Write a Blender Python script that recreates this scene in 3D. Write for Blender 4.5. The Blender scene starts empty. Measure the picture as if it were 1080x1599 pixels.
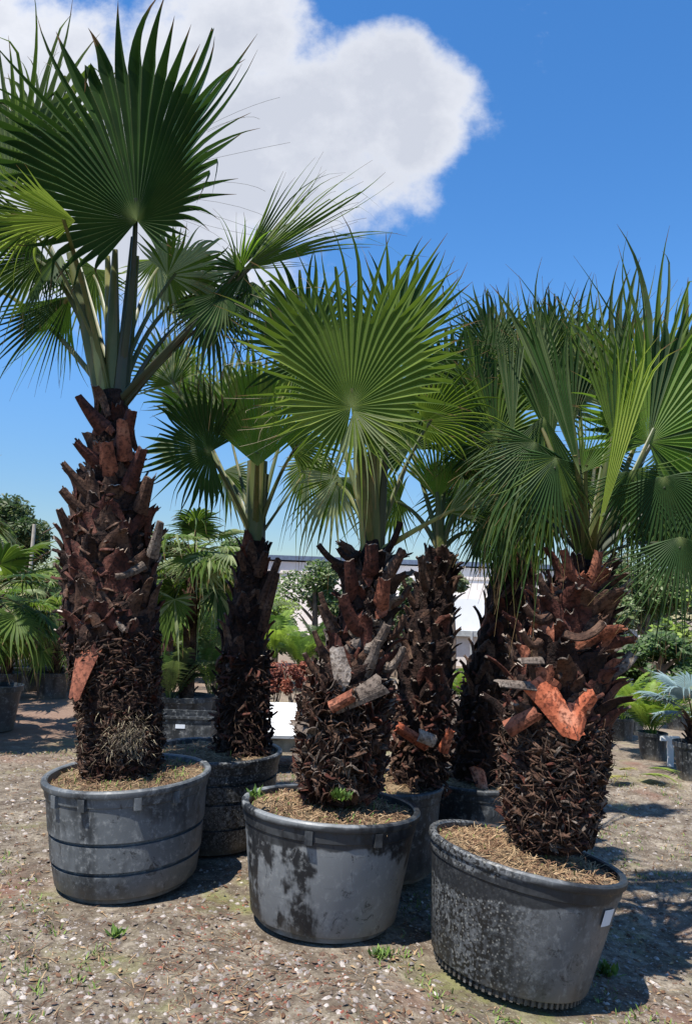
import bpy, math, random
import numpy as np
from mathutils import Vector, noise as mn

# ------------------------------------------------------------------ camera, world, sun, exposure
PITCH, ROLL, CAMZ, F_PX = 7.4, 2.0, 1.5, 1155.0
scene = bpy.context.scene
col = scene.collection
_p, _r = math.radians(PITCH), math.radians(ROLL)
CF = Vector((0, math.cos(_p), math.sin(_p)))
_U0 = Vector((0, -math.sin(_p), math.cos(_p)))
_R0 = Vector((1, 0, 0))
CR = _R0 * math.cos(_r) + _U0 * math.sin(_r)
CU = _U0 * math.cos(_r) - _R0 * math.sin(_r)
CAM = Vector((0, 0, CAMZ))
cd = bpy.data.cameras.new('camera'); cam = bpy.data.objects.new('camera', cd); col.objects.link(cam)
from mathutils import Matrix
M3 = Matrix((CR, CU, -CF)).transposed()
cam.matrix_world = Matrix.Translation(CAM) @ M3.to_4x4()
cd.sensor_fit = 'VERTICAL'; cd.sensor_height = 36.0; cd.lens = 36.0 * F_PX / 1599.0
cd.clip_start = 0.05; cd.clip_end = 3000
scene.camera = cam

def ray(px, py):
    return (CF + CR * ((px - 540) / F_PX) + CU * ((799.5 - py) / F_PX))
def P(px, py, Y):                      # photograph pixel + world depth Y -> world point
    d = ray(px, py)
    return CAM + d * (Y / d.y)

SUN_DIR = Vector((-0.30, -0.36, 1.0)).normalized()       # towards the sun
SUN_EL = math.asin(SUN_DIR.z)
SUN_AZ = math.atan2(SUN_DIR.x, SUN_DIR.y)
sd = bpy.data.lights.new('sun', 'SUN'); sd.energy = 5.0; sd.angle = math.radians(0.53); sd.color = (1.0, 0.95, 0.87)
so = bpy.data.objects.new('sun', sd); col.objects.link(so)
so.rotation_euler = (-SUN_DIR).to_track_quat('-Z', 'Y').to_euler()
so.location = SUN_DIR * 40

scene.view_settings.view_transform = 'Standard'
scene.view_settings.look = 'None'
scene.view_settings.exposure = 0.76
scene.view_settings.gamma = 1.0
scene.view_settings.use_curve_mapping = False

W = bpy.data.worlds.new('World'); scene.world = W; W.use_nodes = True
wt = W.node_tree; wt.nodes.clear()
def wn(t, **k):
    n = wt.nodes.new(t)
    for a, b in k.items(): setattr(n, a, b)
    return n
def build_world():
    L = wt.links.new
    out = wn('ShaderNodeOutputWorld'); bg = wn('ShaderNodeBackground'); L(bg.outputs[0], out.inputs[0])
    bg.inputs[1].default_value = 0.072
    sky = wn('ShaderNodeTexSky'); sky.sky_type = 'NISHITA'; sky.sun_disc = False
    sky.sun_elevation = SUN_EL; sky.sun_rotation = SUN_AZ; sky.air_density = 1.0; sky.dust_density = 0.15; sky.ozone_density = 2.2
    hs = wn('ShaderNodeHueSaturation'); hs.inputs['Saturation'].default_value = 1.30; hs.inputs['Hue'].default_value = 0.503; hs.inputs['Value'].default_value = 1.85
    L(sky.outputs[0], hs.inputs['Color'])
    tc = wn('ShaderNodeTexCoord'); sx = wn('ShaderNodeSeparateXYZ'); L(tc.outputs['Generated'], sx.inputs[0])
    def m(op, a, b=None, c=None):
        n = wn('ShaderNodeMath', operation=op)
        for i, v in enumerate((a, b, c)):
            if v is None: continue
            if isinstance(v, (int, float)): n.inputs[i].default_value = v
            else: L(v, n.inputs[i])
        return n.outputs[0]
    ys = m('MAXIMUM', sx.outputs[1], 0.05)
    u0 = m('DIVIDE', sx.outputs[0], ys); v0 = m('DIVIDE', sx.outputs[2], ys)
    cx = wn('ShaderNodeCombineXYZ'); L(u0, cx.inputs[0]); L(v0, cx.inputs[1])
    def nz(scale, det, rough, off):
        mp = wn('ShaderNodeMapping'); mp.inputs['Location'].default_value = off; L(cx.outputs[0], mp.inputs[0])
        n = wn('ShaderNodeTexNoise'); n.inputs['Scale'].default_value = scale; n.inputs['Detail'].default_value = det
        n.inputs['Roughness'].default_value = rough; L(mp.outputs[0], n.inputs['Vector']); return n
    n1 = nz(3.2, 9, 0.6, (3.1, 1.2, 0)); n2 = nz(2.0, 5, 0.55, (7.7, 4.2, 0)); n3 = nz(9, 8, 0.62, (0.3, 2.2, 0))
    # clouds: soft ellipses in direction space (centre px, radii px, softness) broken up by noise
    blobs = [(430, 200, 300, 160, 1.0), (600, 140, 130, 105, 1.0), (640, 215, 95, 70, .95), (330, 70, 190, 110, 1.0),
             (440, 310, 200, 75, .85), (840, 35, 60, 70, .34), (180, 280, 330, 230, .95), (30, 90, 260, 170, .9),
             (-300, 200, 260, 300, .9), (1500, -250, 340, 160, .8), (900, -700, 600, 200, .8)]
    acc = None
    for (bx, by, rx, ry, w) in blobs:
        d = ray(bx, by); d1 = ray(bx + rx, by); d2 = ray(bx, by - ry)
        cu, cv = d.x / d.y, d.z / d.y
        ru = abs(d1.x / d1.y - cu); rv = abs(d2.z / d2.y - cv)
        a = m('DIVIDE', m('SUBTRACT', u0, cu), ru); b = m('DIVIDE', m('SUBTRACT', v0, cv), rv)
        r2 = m('ADD', m('MULTIPLY', a, a), m('MULTIPLY', b, b))
        val = m('MULTIPLY', m('SUBTRACT', 1.0, m('MULTIPLY', r2, 0.75)), w)
        acc = val if acc is None else m('MAXIMUM', acc, val)
    s = m('ADD', acc, m('MULTIPLY', m('SUBTRACT', n1.outputs[0], 0.5), 1.7))
    s = m('ADD', s, m('MULTIPLY', m('SUBTRACT', n3.outputs[0], 0.5), 1.15))
    mr = wn('ShaderNodeMapRange'); mr.interpolation_type = 'SMOOTHSTEP'; L(s, mr.inputs[0])
    mr.inputs[1].default_value = 0.15; mr.inputs[2].default_value = 0.68
    dens = mr.outputs[0]
    front = m('GREATER_THAN', sx.outputs[1], 0.06)
    dens = m('MULTIPLY', m('MULTIPLY', dens, front), 0.94)
    # inside brightness of the cloud: whiter at the rim, greyer in the thick middle
    br = wn('ShaderNodeMapRange'); L(m('ADD', s, m('MULTIPLY', n2.outputs[0], 1.2)), br.inputs[0])
    br.inputs[1].default_value = 0.75; br.inputs[2].default_value = 1.6
    cr = wn('ShaderNodeMix', data_type='RGBA'); L(br.outputs[0], cr.inputs['Factor'])
    cr.inputs['A'].default_value = (8.6, 8.7, 9.0, 1); cr.inputs['B'].default_value = (5.5, 5.75, 6.4, 1)
    mx = wn('ShaderNodeMix', data_type='RGBA'); L(dens, mx.inputs['Factor'])
    el = wn('ShaderNodeMapRange'); L(sx.outputs[2], el.inputs[0])
    for i_, x_ in zip((1, 2, 3, 4), (0.0, 0.34, 0.36, 1.0)): el.inputs[i_].default_value = x_
    vm = wn('ShaderNodeVectorMath', operation='SCALE'); L(hs.outputs[0], vm.inputs[0]); L(el.outputs[0], vm.inputs['Scale'])
    L(vm.outputs[0], mx.inputs['A']); L(cr.outputs['Result'], mx.inputs['B'])
    L(mx.outputs['Result'], bg.inputs[0])
build_world()

# ------------------------------------------------------------------ small helpers
rnd = random.Random(7)
def lerp(a, b, t): return a + (b - a) * t
def sstep(a, b, x):
    t = min(1, max(0, (x - a) / (b - a))); return t * t * (3 - 2 * t)

class MB:
    def __init__(self, mats):
        self.v = []; self.f = []; self.uv = []; self.mi = []; self.mats = mats if isinstance(mats, (list, tuple)) else [mats]; self.has_uv = False
    def add(self, vs, fs, mi=0, uvs=None):
        o = len(self.v); self.v.extend(vs)
        if uvs is not None: self.has_uv = True; self.uv.extend(uvs)
        else: self.uv.extend([(0, 0)] * len(vs))
        for f in fs: self.f.append(tuple(i + o for i in f)); self.mi.append(mi)
    def build(self, name, parent=None, base=(0, 0, 0), smooth=False):
        b = Vector(base)
        me = bpy.data.meshes.new(name)
        me.from_pydata([(v[0] - b.x, v[1] - b.y, v[2] - b.z) for v in self.v], [], self.f)
        for m in self.mats: me.materials.append(m)
        me.polygons.foreach_set('material_index', self.mi)
        if smooth: me.polygons.foreach_set('use_smooth', [True] * len(self.f))
        if self.has_uv:
            ul = me.uv_layers.new(name='UVMap')
            li = np.zeros(len(me.loops), dtype=np.int32); me.loops.foreach_get('vertex_index', li)
            ul.data.foreach_set('uv', np.array(self.uv, dtype=np.float32)[li].ravel())
        me.update()
        if smooth: me.set_sharp_from_angle(angle=math.radians(35))
        o = bpy.data.objects.new(name, me); col.objects.link(o)
        if parent is not None: o.parent = parent
        else: o.location = b
        return o
def tag(o, label=None, cat=None, group=None, kind=None):
    if label: o['label'] = label
    if cat: o['category'] = cat
    if group: o['group'] = group
    if kind: o['kind'] = kind
    return o
def thing(name, base, label, cat, group=None):
    o = bpy.data.objects.new(name, None); o.empty_display_size = 0.1; col.objects.link(o); o.location = base
    return tag(o, label, cat, group)
def copy_tree(o, parent=None):
    c = o.copy(); col.objects.link(c)
    if parent is not None: c.parent = parent
    for ch in [x for x in bpy.data.objects if x.parent == o]: copy_tree(ch, c)
    return c

# ------------------------------------------------------------------ materials
class NT:
    def __init__(self, name):
        self.m = bpy.data.materials.new(name); self.m.use_nodes = True; self.t = self.m.node_tree; self.t.nodes.clear()
        self.out = self.t.nodes.new('ShaderNodeOutputMaterial')
    def n(self, ty, **k):
        x = self.t.nodes.new(ty)
        for a, b in k.items(): setattr(x, a, b)
        return x
    def l(self, a, b): self.t.links.new(a, b)
    def noise(self, scale, det=4, rough=.55, vec=None, dist=0):
        n = self.n('ShaderNodeTexNoise'); n.inputs['Scale'].default_value = scale; n.inputs['Detail'].default_value = det
        n.inputs['Roughness'].default_value = rough; n.inputs['Distortion'].default_value = dist
        if vec is None: vec = self.obj()
        self.l(vec, n.inputs['Vector']); return n.outputs[0]
    def obj(self):
        if not hasattr(self, '_tc'): self._tc = self.n('ShaderNodeTexCoord')
        return self._tc.outputs['Object']
    def uv(self):
        self.obj(); return self._tc.outputs['UV']
    def scaled(self, vec, s):
        mp = self.n('ShaderNodeMapping'); mp.inputs['Scale'].default_value = s; self.l(vec, mp.inputs[0]); return mp.outputs[0]
    def math(self, op, a, b=None):
        n = self.n('ShaderNodeMath', operation=op)
        for i, v in enumerate((a, b)):
            if v is None: continue
            if isinstance(v, (int, float)): n.inputs[i].default_value = v
            else: self.l(v, n.inputs[i])
        return n.outputs[0]
    def rng(self, v, a, b, c=0., d=1., smooth=True):
        n = self.n('ShaderNodeMapRange'); n.interpolation_type = 'SMOOTHSTEP' if smooth else 'LINEAR'
        self.l(v, n.inputs[0])
        for i, x in zip((1, 2, 3, 4), (a, b, c, d)): n.inputs[i].default_value = x
        return n.outputs[0]
    def mix(self, f, a, b, mode='MIX'):
        n = self.n('ShaderNodeMix', data_type='RGBA', blend_type=mode)
        if isinstance(f, (int, float)): n.inputs['Factor'].default_value = f
        else: self.l(f, n.inputs['Factor'])
        for k, v in (('A', a), ('B', b)):
            if isinstance(v, tuple): n.inputs[k].default_value = v if len(v) == 4 else v + (1,)
            else: self.l(v, n.inputs[k])
        return n.outputs['Result']
    def ramp(self, v, stops):
        n = self.n('ShaderNodeValToRGB'); self.l(v, n.inputs[0]); e = n.color_ramp.elements
        while len(e) < len(stops): e.new(0.5)
        for x, (p, c) in zip(e, stops): x.position = p; x.color = c + (1,)
        return n.outputs[0]
    def bump(self, h, s=.3, d=.01):
        n = self.n('ShaderNodeBump'); n.inputs['Strength'].default_value = s; n.inputs['Distance'].default_value = d
        self.l(h, n.inputs['Height']); return n.outputs[0]
    def bsdf(self, colr, rough=.6, spec=.3, normal=None, transl=None, tf=.3, sheen=0):
        b = self.n('ShaderNodeBsdfPrincipled')
        if isinstance(colr, tuple): b.inputs['Base Color'].default_value = colr if len(colr) == 4 else colr + (1,)
        else: self.l(colr, b.inputs['Base Color'])
        if isinstance(rough, (int, float)): b.inputs['Roughness'].default_value = rough
        else: self.l(rough, b.inputs['Roughness'])
        b.inputs['Specular IOR Level'].default_value = spec
        if normal is not None: self.l(normal, b.inputs['Normal'])
        sh = b.outputs[0]
        if transl is not None:
            t = self.n('ShaderNodeBsdfTranslucent'); 
            if isinstance(transl, tuple): t.inputs[0].default_value = transl + (1,)
            else: self.l(transl, t.inputs[0])
            mx = self.n('ShaderNodeMixShader'); mx.inputs[0].default_value = tf
            self.l(sh, mx.inputs[1]); self.l(t.outputs[0], mx.inputs[2]); sh = mx.outputs[0]
        self.l(sh, self.out.inputs[0]); return self.m

def mat_blade(name, base, light, transl, tf=.3, tip=(.20, .13, .06), tipv=.88, edge=.25):
    k = NT(name)
    sx = k.n('ShaderNodeSeparateXYZ'); k.l(k.uv(), sx.inputs[0])
    u, v = sx.outputs[0], sx.outputs[1]
    nz = k.noise(3.0, 3); fine = k.noise(1, 3, .6, k.scaled(k.obj(), (40, 40, 40)))
    c = k.mix(k.rng(nz, .35, .7), base, light)
    c = k.mix(k.math('MULTIPLY', fine, .35), c, tuple(x * .5 for x in base))
    mid = k.math('ABSOLUTE', k.math('SUBTRACT', u, .5))
    c = k.mix(k.math('MULTIPLY', k.rng(mid, .10, .02), .45), c, tuple(min(1, x * 2.6) for x in light))       # pale midrib
    c = k.mix(k.math('MULTIPLY', k.rng(mid, .42, .5), edge), c, (.30, .30, .10))
    hub = k.rng(v, .10, .0); c = k.mix(k.math('MULTIPLY', hub, .7), c, (.22, .26, .10))
    tv = k.math('ADD', v, k.math('MULTIPLY', k.math('SUBTRACT', k.noise(9, 2), .5), .25))
    c = k.mix(k.rng(tv, tipv, tipv + .07), c, tip)
    tcol = k.mix(k.rng(tv, tipv, tipv + .07), transl, tip)
    return k.bsdf(c, .55, .16, None, tcol, tf)

M = {}
M['blade_dark'] = mat_blade('blade_dark', (.019, .044, .014), (.036, .076, .019), (.06, .14, .018), .18)
M['blade_mid'] = mat_blade('blade_mid', (.048, .088, .018), (.095, .145, .028), (.19, .30, .03), .30)
M['blade_grey'] = mat_blade('blade_grey', (.050, .080, .032), (.095, .130, .050), (.16, .24, .06), .25)
M['blade_yellow'] = mat_blade('blade_yellow', (.11, .17, .030), (.20, .25, .05), (.30, .42, .06), .32)
M['blade_bright'] = mat_blade('blade_bright', (.07, .145, .02), (.13, .21, .035), (.24, .42, .04), .34)
M['blade_lime'] = mat_blade('blade_lime', (.17, .25, .03), (.27, .33, .05), (.42, .55, .05), .4, edge=.5)
M['blade_pale'] = mat_blade('blade_pale', (.17, .21, .10), (.26, .29, .15), (.40, .48, .20), .36)
M['blade_blue'] = mat_blade('blade_blue', (.12, .18, .18), (.19, .26, .27), (.3, .4, .4), .15)
M['blade_dead'] = mat_blade('blade_dead', (.20, .19, .05), (.32, .29, .09), (.3, .3, .08), .2, edge=.1)

def mat_simple(name, stops, scale=6, det=5, rough=.8, bs=.5, bd=.01, fine=None, spec=.25, stretch=None):
    k = NT(name)
    vec = k.obj() if stretch is None else k.scaled(k.obj(), stretch)
    n1 = k.noise(scale, det, .6, vec)
    c = k.ramp(n1, stops)
    if fine:
        f = k.noise(fine, 4, .65, vec); c = k.mix(k.rng(f, .45, .62, 0, .8), c, tuple(x * .35 for x in stops[0][1]))
        return k.bsdf(c, rough, spec, k.bump(f, bs, bd))
    return k.bsdf(c, rough, spec, k.bump(n1, bs, bd))
def mat_petiole(name, a, b, stripe):
    k = NT(name)
    n = k.noise(2.5, 4); c = k.mix(k.rng(n, .35, .65), a, b)
    s = k.noise(30, 3, .6, k.scaled(k.obj(), (1, 1, .06))); c = k.mix(k.rng(s, .5, .62, 0, .6), c, stripe)
    return k.bsdf(c, .45, .35)
M['petiole'] = mat_petiole('petiole', (.050, .070, .018), (.095, .110, .028), (.15, .12, .045))
M['petiole_dark'] = mat_petiole('petiole_dark', (.016, .026, .012), (.04, .05, .02), (.05, .04, .02))
M['petiole_yellow'] = mat_petiole('petiole_yellow', (.17, .19, .05), (.25, .25, .08), (.13, .10, .04))
M['bark'] = mat_simple('bark', [(.3, (.010, .005, .004)), (.55, (.035, .017, .012)), (.8, (.075, .045, .03))], 9, 6, .9, .9, .03, 45)
M['boot_red'] = mat_simple('boot_red', [(.3, (.035, .011, .008)), (.55, (.088, .028, .018)), (.8, (.18, .075, .048))], 11, 5, .75, .6, .012, 50)
M['boot_brown'] = mat_simple('boot_brown', [(.3, (.040, .019, .012)), (.55, (.092, .048, .030)), (.8, (.19, .12, .080))], 11, 5, .8, .6, .012, 50)
M['boot_grey'] = mat_simple('boot_grey', [(.3, (.09, .065, .05)), (.55, (.17, .135, .11)), (.8, (.30, .26, .22))], 9, 5, .85, .6, .012, 60)
M['boot_pale'] = mat_simple('boot_pale', [(.3, (.26, .19, .14)), (.55, (.42, .35, .29)), (.8, (.55, .50, .44))], 8, 5, .85, .5, .01, 60)
M['boot_orange'] = mat_simple('boot_orange', [(.3, (.24, .055, .025)), (.5, (.47, .13, .06)), (.75, (.60, .31, .20))], 7, 5, .7, .4, .008, 50)
M['boot_rust'] = mat_simple('boot_rust', [(.3, (.13, .04, .022)), (.55, (.26, .09, .05)), (.8, (.38, .18, .11))], 9, 5, .75, .5, .01, 50)
M['fibre'] = mat_simple('fibre', [(.3, (.025, .015, .010)), (.55, (.06, .038, .025)), (.8, (.14, .095, .065))], 14, 3, .9, 0, .01)
M['fibre_pale'] = mat_simple('fibre_pale', [(.3, (.16, .13, .08)), (.6, (.32, .27, .18)), (.8, (.45, .40, .28))], 14, 3, .9, 0, .01)
M['straw'] = mat_simple('straw', [(.3, (.14, .085, .04)), (.5, (.30, .20, .11)), (.75, (.46, .35, .21))], 20, 3, .85, 0, .01)
M['straw_brown'] = mat_simple('straw_brown', [(.3, (.06, .03, .018)), (.5, (.13, .07, .04)), (.75, (.24, .14, .085))], 20, 3, .85, 0, .01)
M['weed'] = mat_simple('weed', [(.3, (.06, .11, .02)), (.55, (.12, .19, .035)), (.8, (.22, .28, .07))], 12, 3, .6, 0, .01)
M['soil'] = mat_simple('soil', [(.3, (.09, .06, .035)), (.5, (.20, .14, .08)), (.75, (.33, .25, .15))], 9, 8, .95, .9, .02, 60)

def mat_pot(name, dark, grey, lo, hi, speck=0, streak=.5, speck_dir=1, collar=None):
    k = NT(name)
    o = k.obj()
    big = k.noise(3.2, 5, .6); st = k.noise(5.0, 5, .6, k.scaled(o, (1.6, 1.6, .25)))
    fac = k.math('ADD', k.math('MULTIPLY', big, 1 - streak), k.math('MULTIPLY', st, streak))
    c = k.mix(k.rng(fac, lo, hi), dark, grey)
    dust = k.noise(26, 6, .7); c = k.mix(k.rng(dust, .5, .72, 0, .6), c, (.30, .305, .295))
    scr = k.noise(8, 6, .75, k.scaled(o, (.5, .5, 6))); c = k.mix(k.rng(scr, .62, .70, 0, .5), c, (.02, .022, .025))
    rough = k.rng(dust, .3, .7, .38, .65)
    if speck:
        v = k.n('ShaderNodeTexVoronoi'); v.inputs['Scale'].default_value = 62; k.l(o, v.inputs['Vector'])
        sn = k.noise(55, 3, .6); sx = k.n('ShaderNodeSeparateXYZ'); k.l(o, sx.inputs[0])
        side = k.rng(k.math('ADD', k.math('MULTIPLY', sx.outputs[0], speck_dir), k.math('MULTIPLY', k.noise(4, 3), .25)), -.02, .32)
        d1 = k.math('MULTIPLY', k.rng(sn, .44, .56), side)
        c = k.mix(d1, c, (.012, .012, .012))
        c = k.mix(k.math('MULTIPLY', k.rng(v.outputs['Distance'], .32, .18), k.math('MULTIPLY', side, .75)), c, (.24, .235, .21))
    sz = k.n('ShaderNodeSeparateXYZ'); k.l(o, sz.inputs[0])
    scuff = k.noise(15, 8, .8, k.scaled(o, (1, 1, .45)), 1.5); c = k.mix(k.rng(scuff, .56, .66, 0, .55), c, (.27, .28, .28))
    scuf2 = k.noise(6, 8, .8, k.scaled(o, (1, 1, .7)), 2.0); c = k.mix(k.rng(scuf2, .57, .63, 0, .8), c, (.015, .017, .02))
    if collar:
        cz = k.math('ADD', sz.outputs[2], k.math('MULTIPLY', k.noise(7, 4), .06)); c = k.mix(k.math('MULTIPLY', k.math('MULTIPLY', k.rng(cz, collar, collar + .012), k.rng(cz, collar + .125, collar + .105)), .85), c, (.012, .014, .017))
    mud = k.math('MULTIPLY', k.rng(k.math('ADD', sz.outputs[2], k.math('MULTIPLY', k.noise(12, 4), .16)), .19, .08), .55)
    c = k.mix(mud, c, (.16, .135, .10))
    return k.bsdf(c, rough, .4, k.bump(dust, .15, .004))
M['pot_grey'] = mat_pot('pot_grey', (.026, .030, .034), (.105, .115, .122), .40, .56)
M['pot_stained'] = mat_pot('pot_stained', (.012, .014, .017), (.165, .175, .18), .45, .50, streak=.35, collar=.455)
M['pot_speckled'] = mat_pot('pot_speckled', (.022, .025, .028), (.115, .122, .128), .40, .56, speck=1, speck_dir=-1, collar=.44)
M['pot_black'] = mat_pot('pot_black', (.014, .016, .018), (.06, .065, .07), .42, .60)
M['pot_black_speckled'] = mat_pot('pot_black_speckled', (.02, .022, .025), (.08, .085, .09), .42, .60, speck=1, speck_dir=1)
def plain(name, c, rough=.6, spec=.3, nscale=8, var=.25, bs=.1):
    k = NT(name); n = k.noise(nscale, 6, .65)
    cc = k.mix(k.rng(n, .35, .7), tuple(x * (1 - var) for x in c), tuple(min(1, x * (1 + var * .6)) for x in c))
    return k.bsdf(cc, rough, spec, k.bump(n, bs, .01))
M['white'] = plain('white_paint', (.78, .78, .76), .5, var=.06)
M['concrete'] = plain('concrete', (.30, .27, .21), .9, var=.35, bs=.4)
M['wall_beige'] = plain('wall_beige', (.76, .68, .62), .85, nscale=1.5, var=.1)
M['wall_low'] = plain('wall_low', (.66, .60, .56), .85, nscale=1.5, var=.15)
M['roof_dark'] = plain('roof_dark', (.10, .13, .19), .5, var=.2)
M['membrane'] = plain('white_membrane', (.80, .81, .82), .45, nscale=.8, var=.08)
M['metal'] = plain('grey_metal', (.32, .33, .33), .45, var=.2)
M['wood'] = plain('weathered_wood', (.20, .155, .125), .85, nscale=5, var=.45, bs=.5)
M['wood_pole'] = plain('pale_pole', (.42, .37, .30), .8, var=.2)
M['bark_tree'] = plain('tree_bark', (.16, .12, .09), .9, var=.4, bs=.8)
M['hivis'] = plain('hivis_yellow', (.72, .85, .02), .5, var=.1)
M['rubber_grey'] = plain('rubber_grey', (.11, .105, .13), .6, var=.3)
M['sticker'] = plain('sticker', (.62, .66, .72), .45, var=.08)
M['ink'] = plain('ink', (.05, .05, .06), .6)
def mat_leaf(name, a, b, t, tf=.3):
    k = NT(name); n = k.noise(1.6, 4, .6); n2 = k.noise(14, 2)
    c = k.mix(k.rng(n, .38, .62), a, b); c = k.mix(k.math('MULTIPLY', k.rng(n2, .45, .7), .5), c, tuple(min(1, x * 1.7) for x in b))
    return k.bsdf(c, .5, .3, None, t, tf)
M['leaf_olive'] = mat_leaf('leaf_olive', (.05, .075, .030), (.10, .12, .05), (.14, .2, .05))
M['leaf_green'] = mat_leaf('leaf_green', (.045, .09, .025), (.085, .14, .035), (.15, .28, .04))
M['leaf_dark'] = mat_leaf('leaf_dark', (.022, .045, .018), (.045, .075, .026), (.06, .12, .03))
M['leaf_pale'] = mat_leaf('leaf_pale', (.13, .17, .08), (.20, .23, .12), (.25, .32, .12))
M['leaf_lime'] = mat_leaf('leaf_lime', (.13, .21, .03), (.22, .30, .05), (.35, .5, .06), .4)
M['leaf_red'] = mat_leaf('leaf_red', (.12, .035, .025), (.22, .07, .045), (.3, .08, .05))

# ------------------------------------------------------------------ ground
def gh(x, y):
    h = -0.15 * max(0.0, min(x, 1.6) - 0.1) * (1 - sstep(5.0, 8.5, y))
    if y < 12 and abs(x) < 8:
        fade = 1 - sstep(8, 12, y)
        h += fade * (0.030 * mn.noise(Vector((x * .9, y * .9, 3.3))) + 0.026 * mn.noise(Vector((x * 3.1, y * 3.1, 7.7))) + 0.012 * mn.noise(Vector((x * 11, y * 11, 1.7))))
        for (cx, cy) in ((-1.122, 4.254), (-.044, 3.874), (.799, 3.592), (-.81, 5.0), (.28, 4.62), (.90, 5.15)):
            d = math.hypot(x - cx, y - cy)
            if d < .7:
                k = 1 - sstep(.36, .7, d); h = h * (1 - k) + k * (-0.15 * max(0.0, min(x, 1.6) - 0.1) * (1 - sstep(5.0, 8.5, y)) - .012)
    return h
def mat_ground():
    k = NT('ground_soil'); o = k.obj()
    a = k.noise(.9, 5, .6); b = k.noise(7, 7, .7); c2 = k.noise(38, 5, .7); mo = k.noise(1.3, 6, .65, k.scaled(o, (1.0, 1.3, 1)))
    v = k.n('ShaderNodeTexVoronoi'); v.inputs['Scale'].default_value = 48; k.l(o, v.inputs['Vector'])
    c = k.ramp(b, [(.3, (.060, .045, .032)), (.5, (.175, .145, .108)), (.72, (.36, .31, .24))])
    dk = k.noise(2.2, 6, .7, k.scaled(o, (1, 1.4, 1))); c = k.mix(k.rng(dk, .50, .64, 0, .6), c, (.075, .052, .038))
    c = k.mix(k.rng(c2, .45, .62, 0, .55), c, (.06, .045, .035))
    c = k.mix(k.rng(v.outputs['Distance'], .30, .14, 0, .45), c, v.outputs['Color']) if False else k.mix(k.rng(v.outputs['Distance'], .26, .12, 0, .55), c, (.40, .35, .31))
    c = k.mix(k.rng(a, .56, .70, 0, .55), c, (.20, .085, .06))
    c = k.mix(k.math('MULTIPLY', k.rng(mo, .50, .66, 0, .75), k.rng(b, .42, .58, .15, 1.0)), c, (.16, .165, .055))
    sx = k.n('ShaderNodeSeparateXYZ'); k.l(o, sx.inputs[0])
    lf = k.math('MULTIPLY', k.rng(sx.outputs[1], 6.5, 9), k.rng(sx.outputs[0], -1.5, -3.5)); c = k.mix(k.math('MULTIPLY', lf, .75), c, (.17, .085, .06))
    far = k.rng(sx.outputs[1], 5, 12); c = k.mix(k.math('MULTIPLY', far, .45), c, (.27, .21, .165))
    h = k.math('ADD', b, k.math('MULTIPLY', c2, .5))
    return k.bsdf(c, .95, .15, k.bump(h, .8, .03))
M['ground'] = mat_ground()
def axis_coords(lo, hi, step, far):
    xs = list(np.arange(lo, hi + 1e-6, step)); s = step; x = hi
    while x < far: s *= 1.22; x += s; xs.append(x)
    s = step; x = lo; pre = []
    while x > -far: s *= 1.22; x -= s; pre.append(x)
    return pre[::-1] + xs
gx = axis_coords(-3.4, 3.4, .032, 900); gy = axis_coords(1.6, 9.2, .036, 900)
g = MB(M['ground'])
nx, ny = len(gx), len(gy)
g.v = [(x, y, gh(x, y)) for y in gy for x in gx]; g.uv = [(0, 0)] * len(g.v)
g.f = [(j * nx + i, j * nx + i + 1, (j + 1) * nx + i + 1, (j + 1) * nx + i) for j in range(ny - 1) for i in range(nx - 1)]
g.mi = [0] * len(g.f)
tag(g.build('ground', smooth=True), kind='structure')

POTS_XY = [(-1.122, 4.254, .40), (-.044, 3.874, .39), (.799, 3.592, .40), (-.81, 5.0, .40), (.28, 4.62, .32), (.90, 5.15, .32)]
def in_pot(x, y, m=0):
    return any(math.hypot(x - a, y - b) < r + m for a, b, r in POTS_XY)
def ground_pt(ylo=1.9, yhi=7.5, power=1.6):
    while True:
        y = ylo + (yhi - ylo) * rnd.random() ** power
        x = (rnd.random() * 2 - 1) * (.53 * y + .25)
        if not in_pot(x, y): return x, y
def scatter_stones(n, smin, smax, mats, name, label=None, flat=.6, power=1.6, cond=None, yhi=7.5):
    mb = MB(mats); k = 0; tries = 0
    while k < n and tries < n * 20:
        tries += 1
        x, y = ground_pt(power=power, yhi=yhi)
        if cond and not cond(x, y): continue
        k += 1
        s = smin + (smax - smin) * rnd.random() ** 3; z = gh(x, y)
        a = rnd.random() * 6.28; ca, sa = math.cos(a), math.sin(a); e = rnd.uniform(.5, 1)
        vs = []
        for (dx, dy, dz) in ((1, 0, 0), (.3, .8, .1), (-.8, .6, 0), (-.9, -.5, .1), (.2, -.9, 0), (.25, .1, .8), (-.35, -.1, .9)):
            dx *= rnd.uniform(.7, 1.2); dy *= e * rnd.uniform(.7, 1.2); dz *= flat * rnd.uniform(.6, 1.2)
            vs.append((x + s * (dx * ca - dy * sa), y + s * (dx * sa + dy * ca), z - s * .12 + s * dz))
        mb.add(vs, [(0, 1, 5), (1, 6, 5), (1, 2, 6), (2, 3, 6), (3, 4, 6), (4, 5, 6), (4, 0, 5)], rnd.randrange(len(mb.mats)))
    o = mb.build(name); tag(o, label, kind='stuff'); return o
M['stone_a'] = plain('stone_a', (.34, .30, .27), .85, nscale=30, var=.4); M['stone_b'] = plain('stone_b', (.22, .19, .17), .85, nscale=30, var=.4)
M['stone_c'] = plain('stone_c', (.42, .37, .33), .85, nscale=30, var=.3); M['chip_red'] = plain('chip_red', (.22, .075, .05), .85, nscale=30, var=.4)
M['chip_brown'] = plain('chip_brown', (.13, .08, .055), .9, nscale=30, var=.5)
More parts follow.
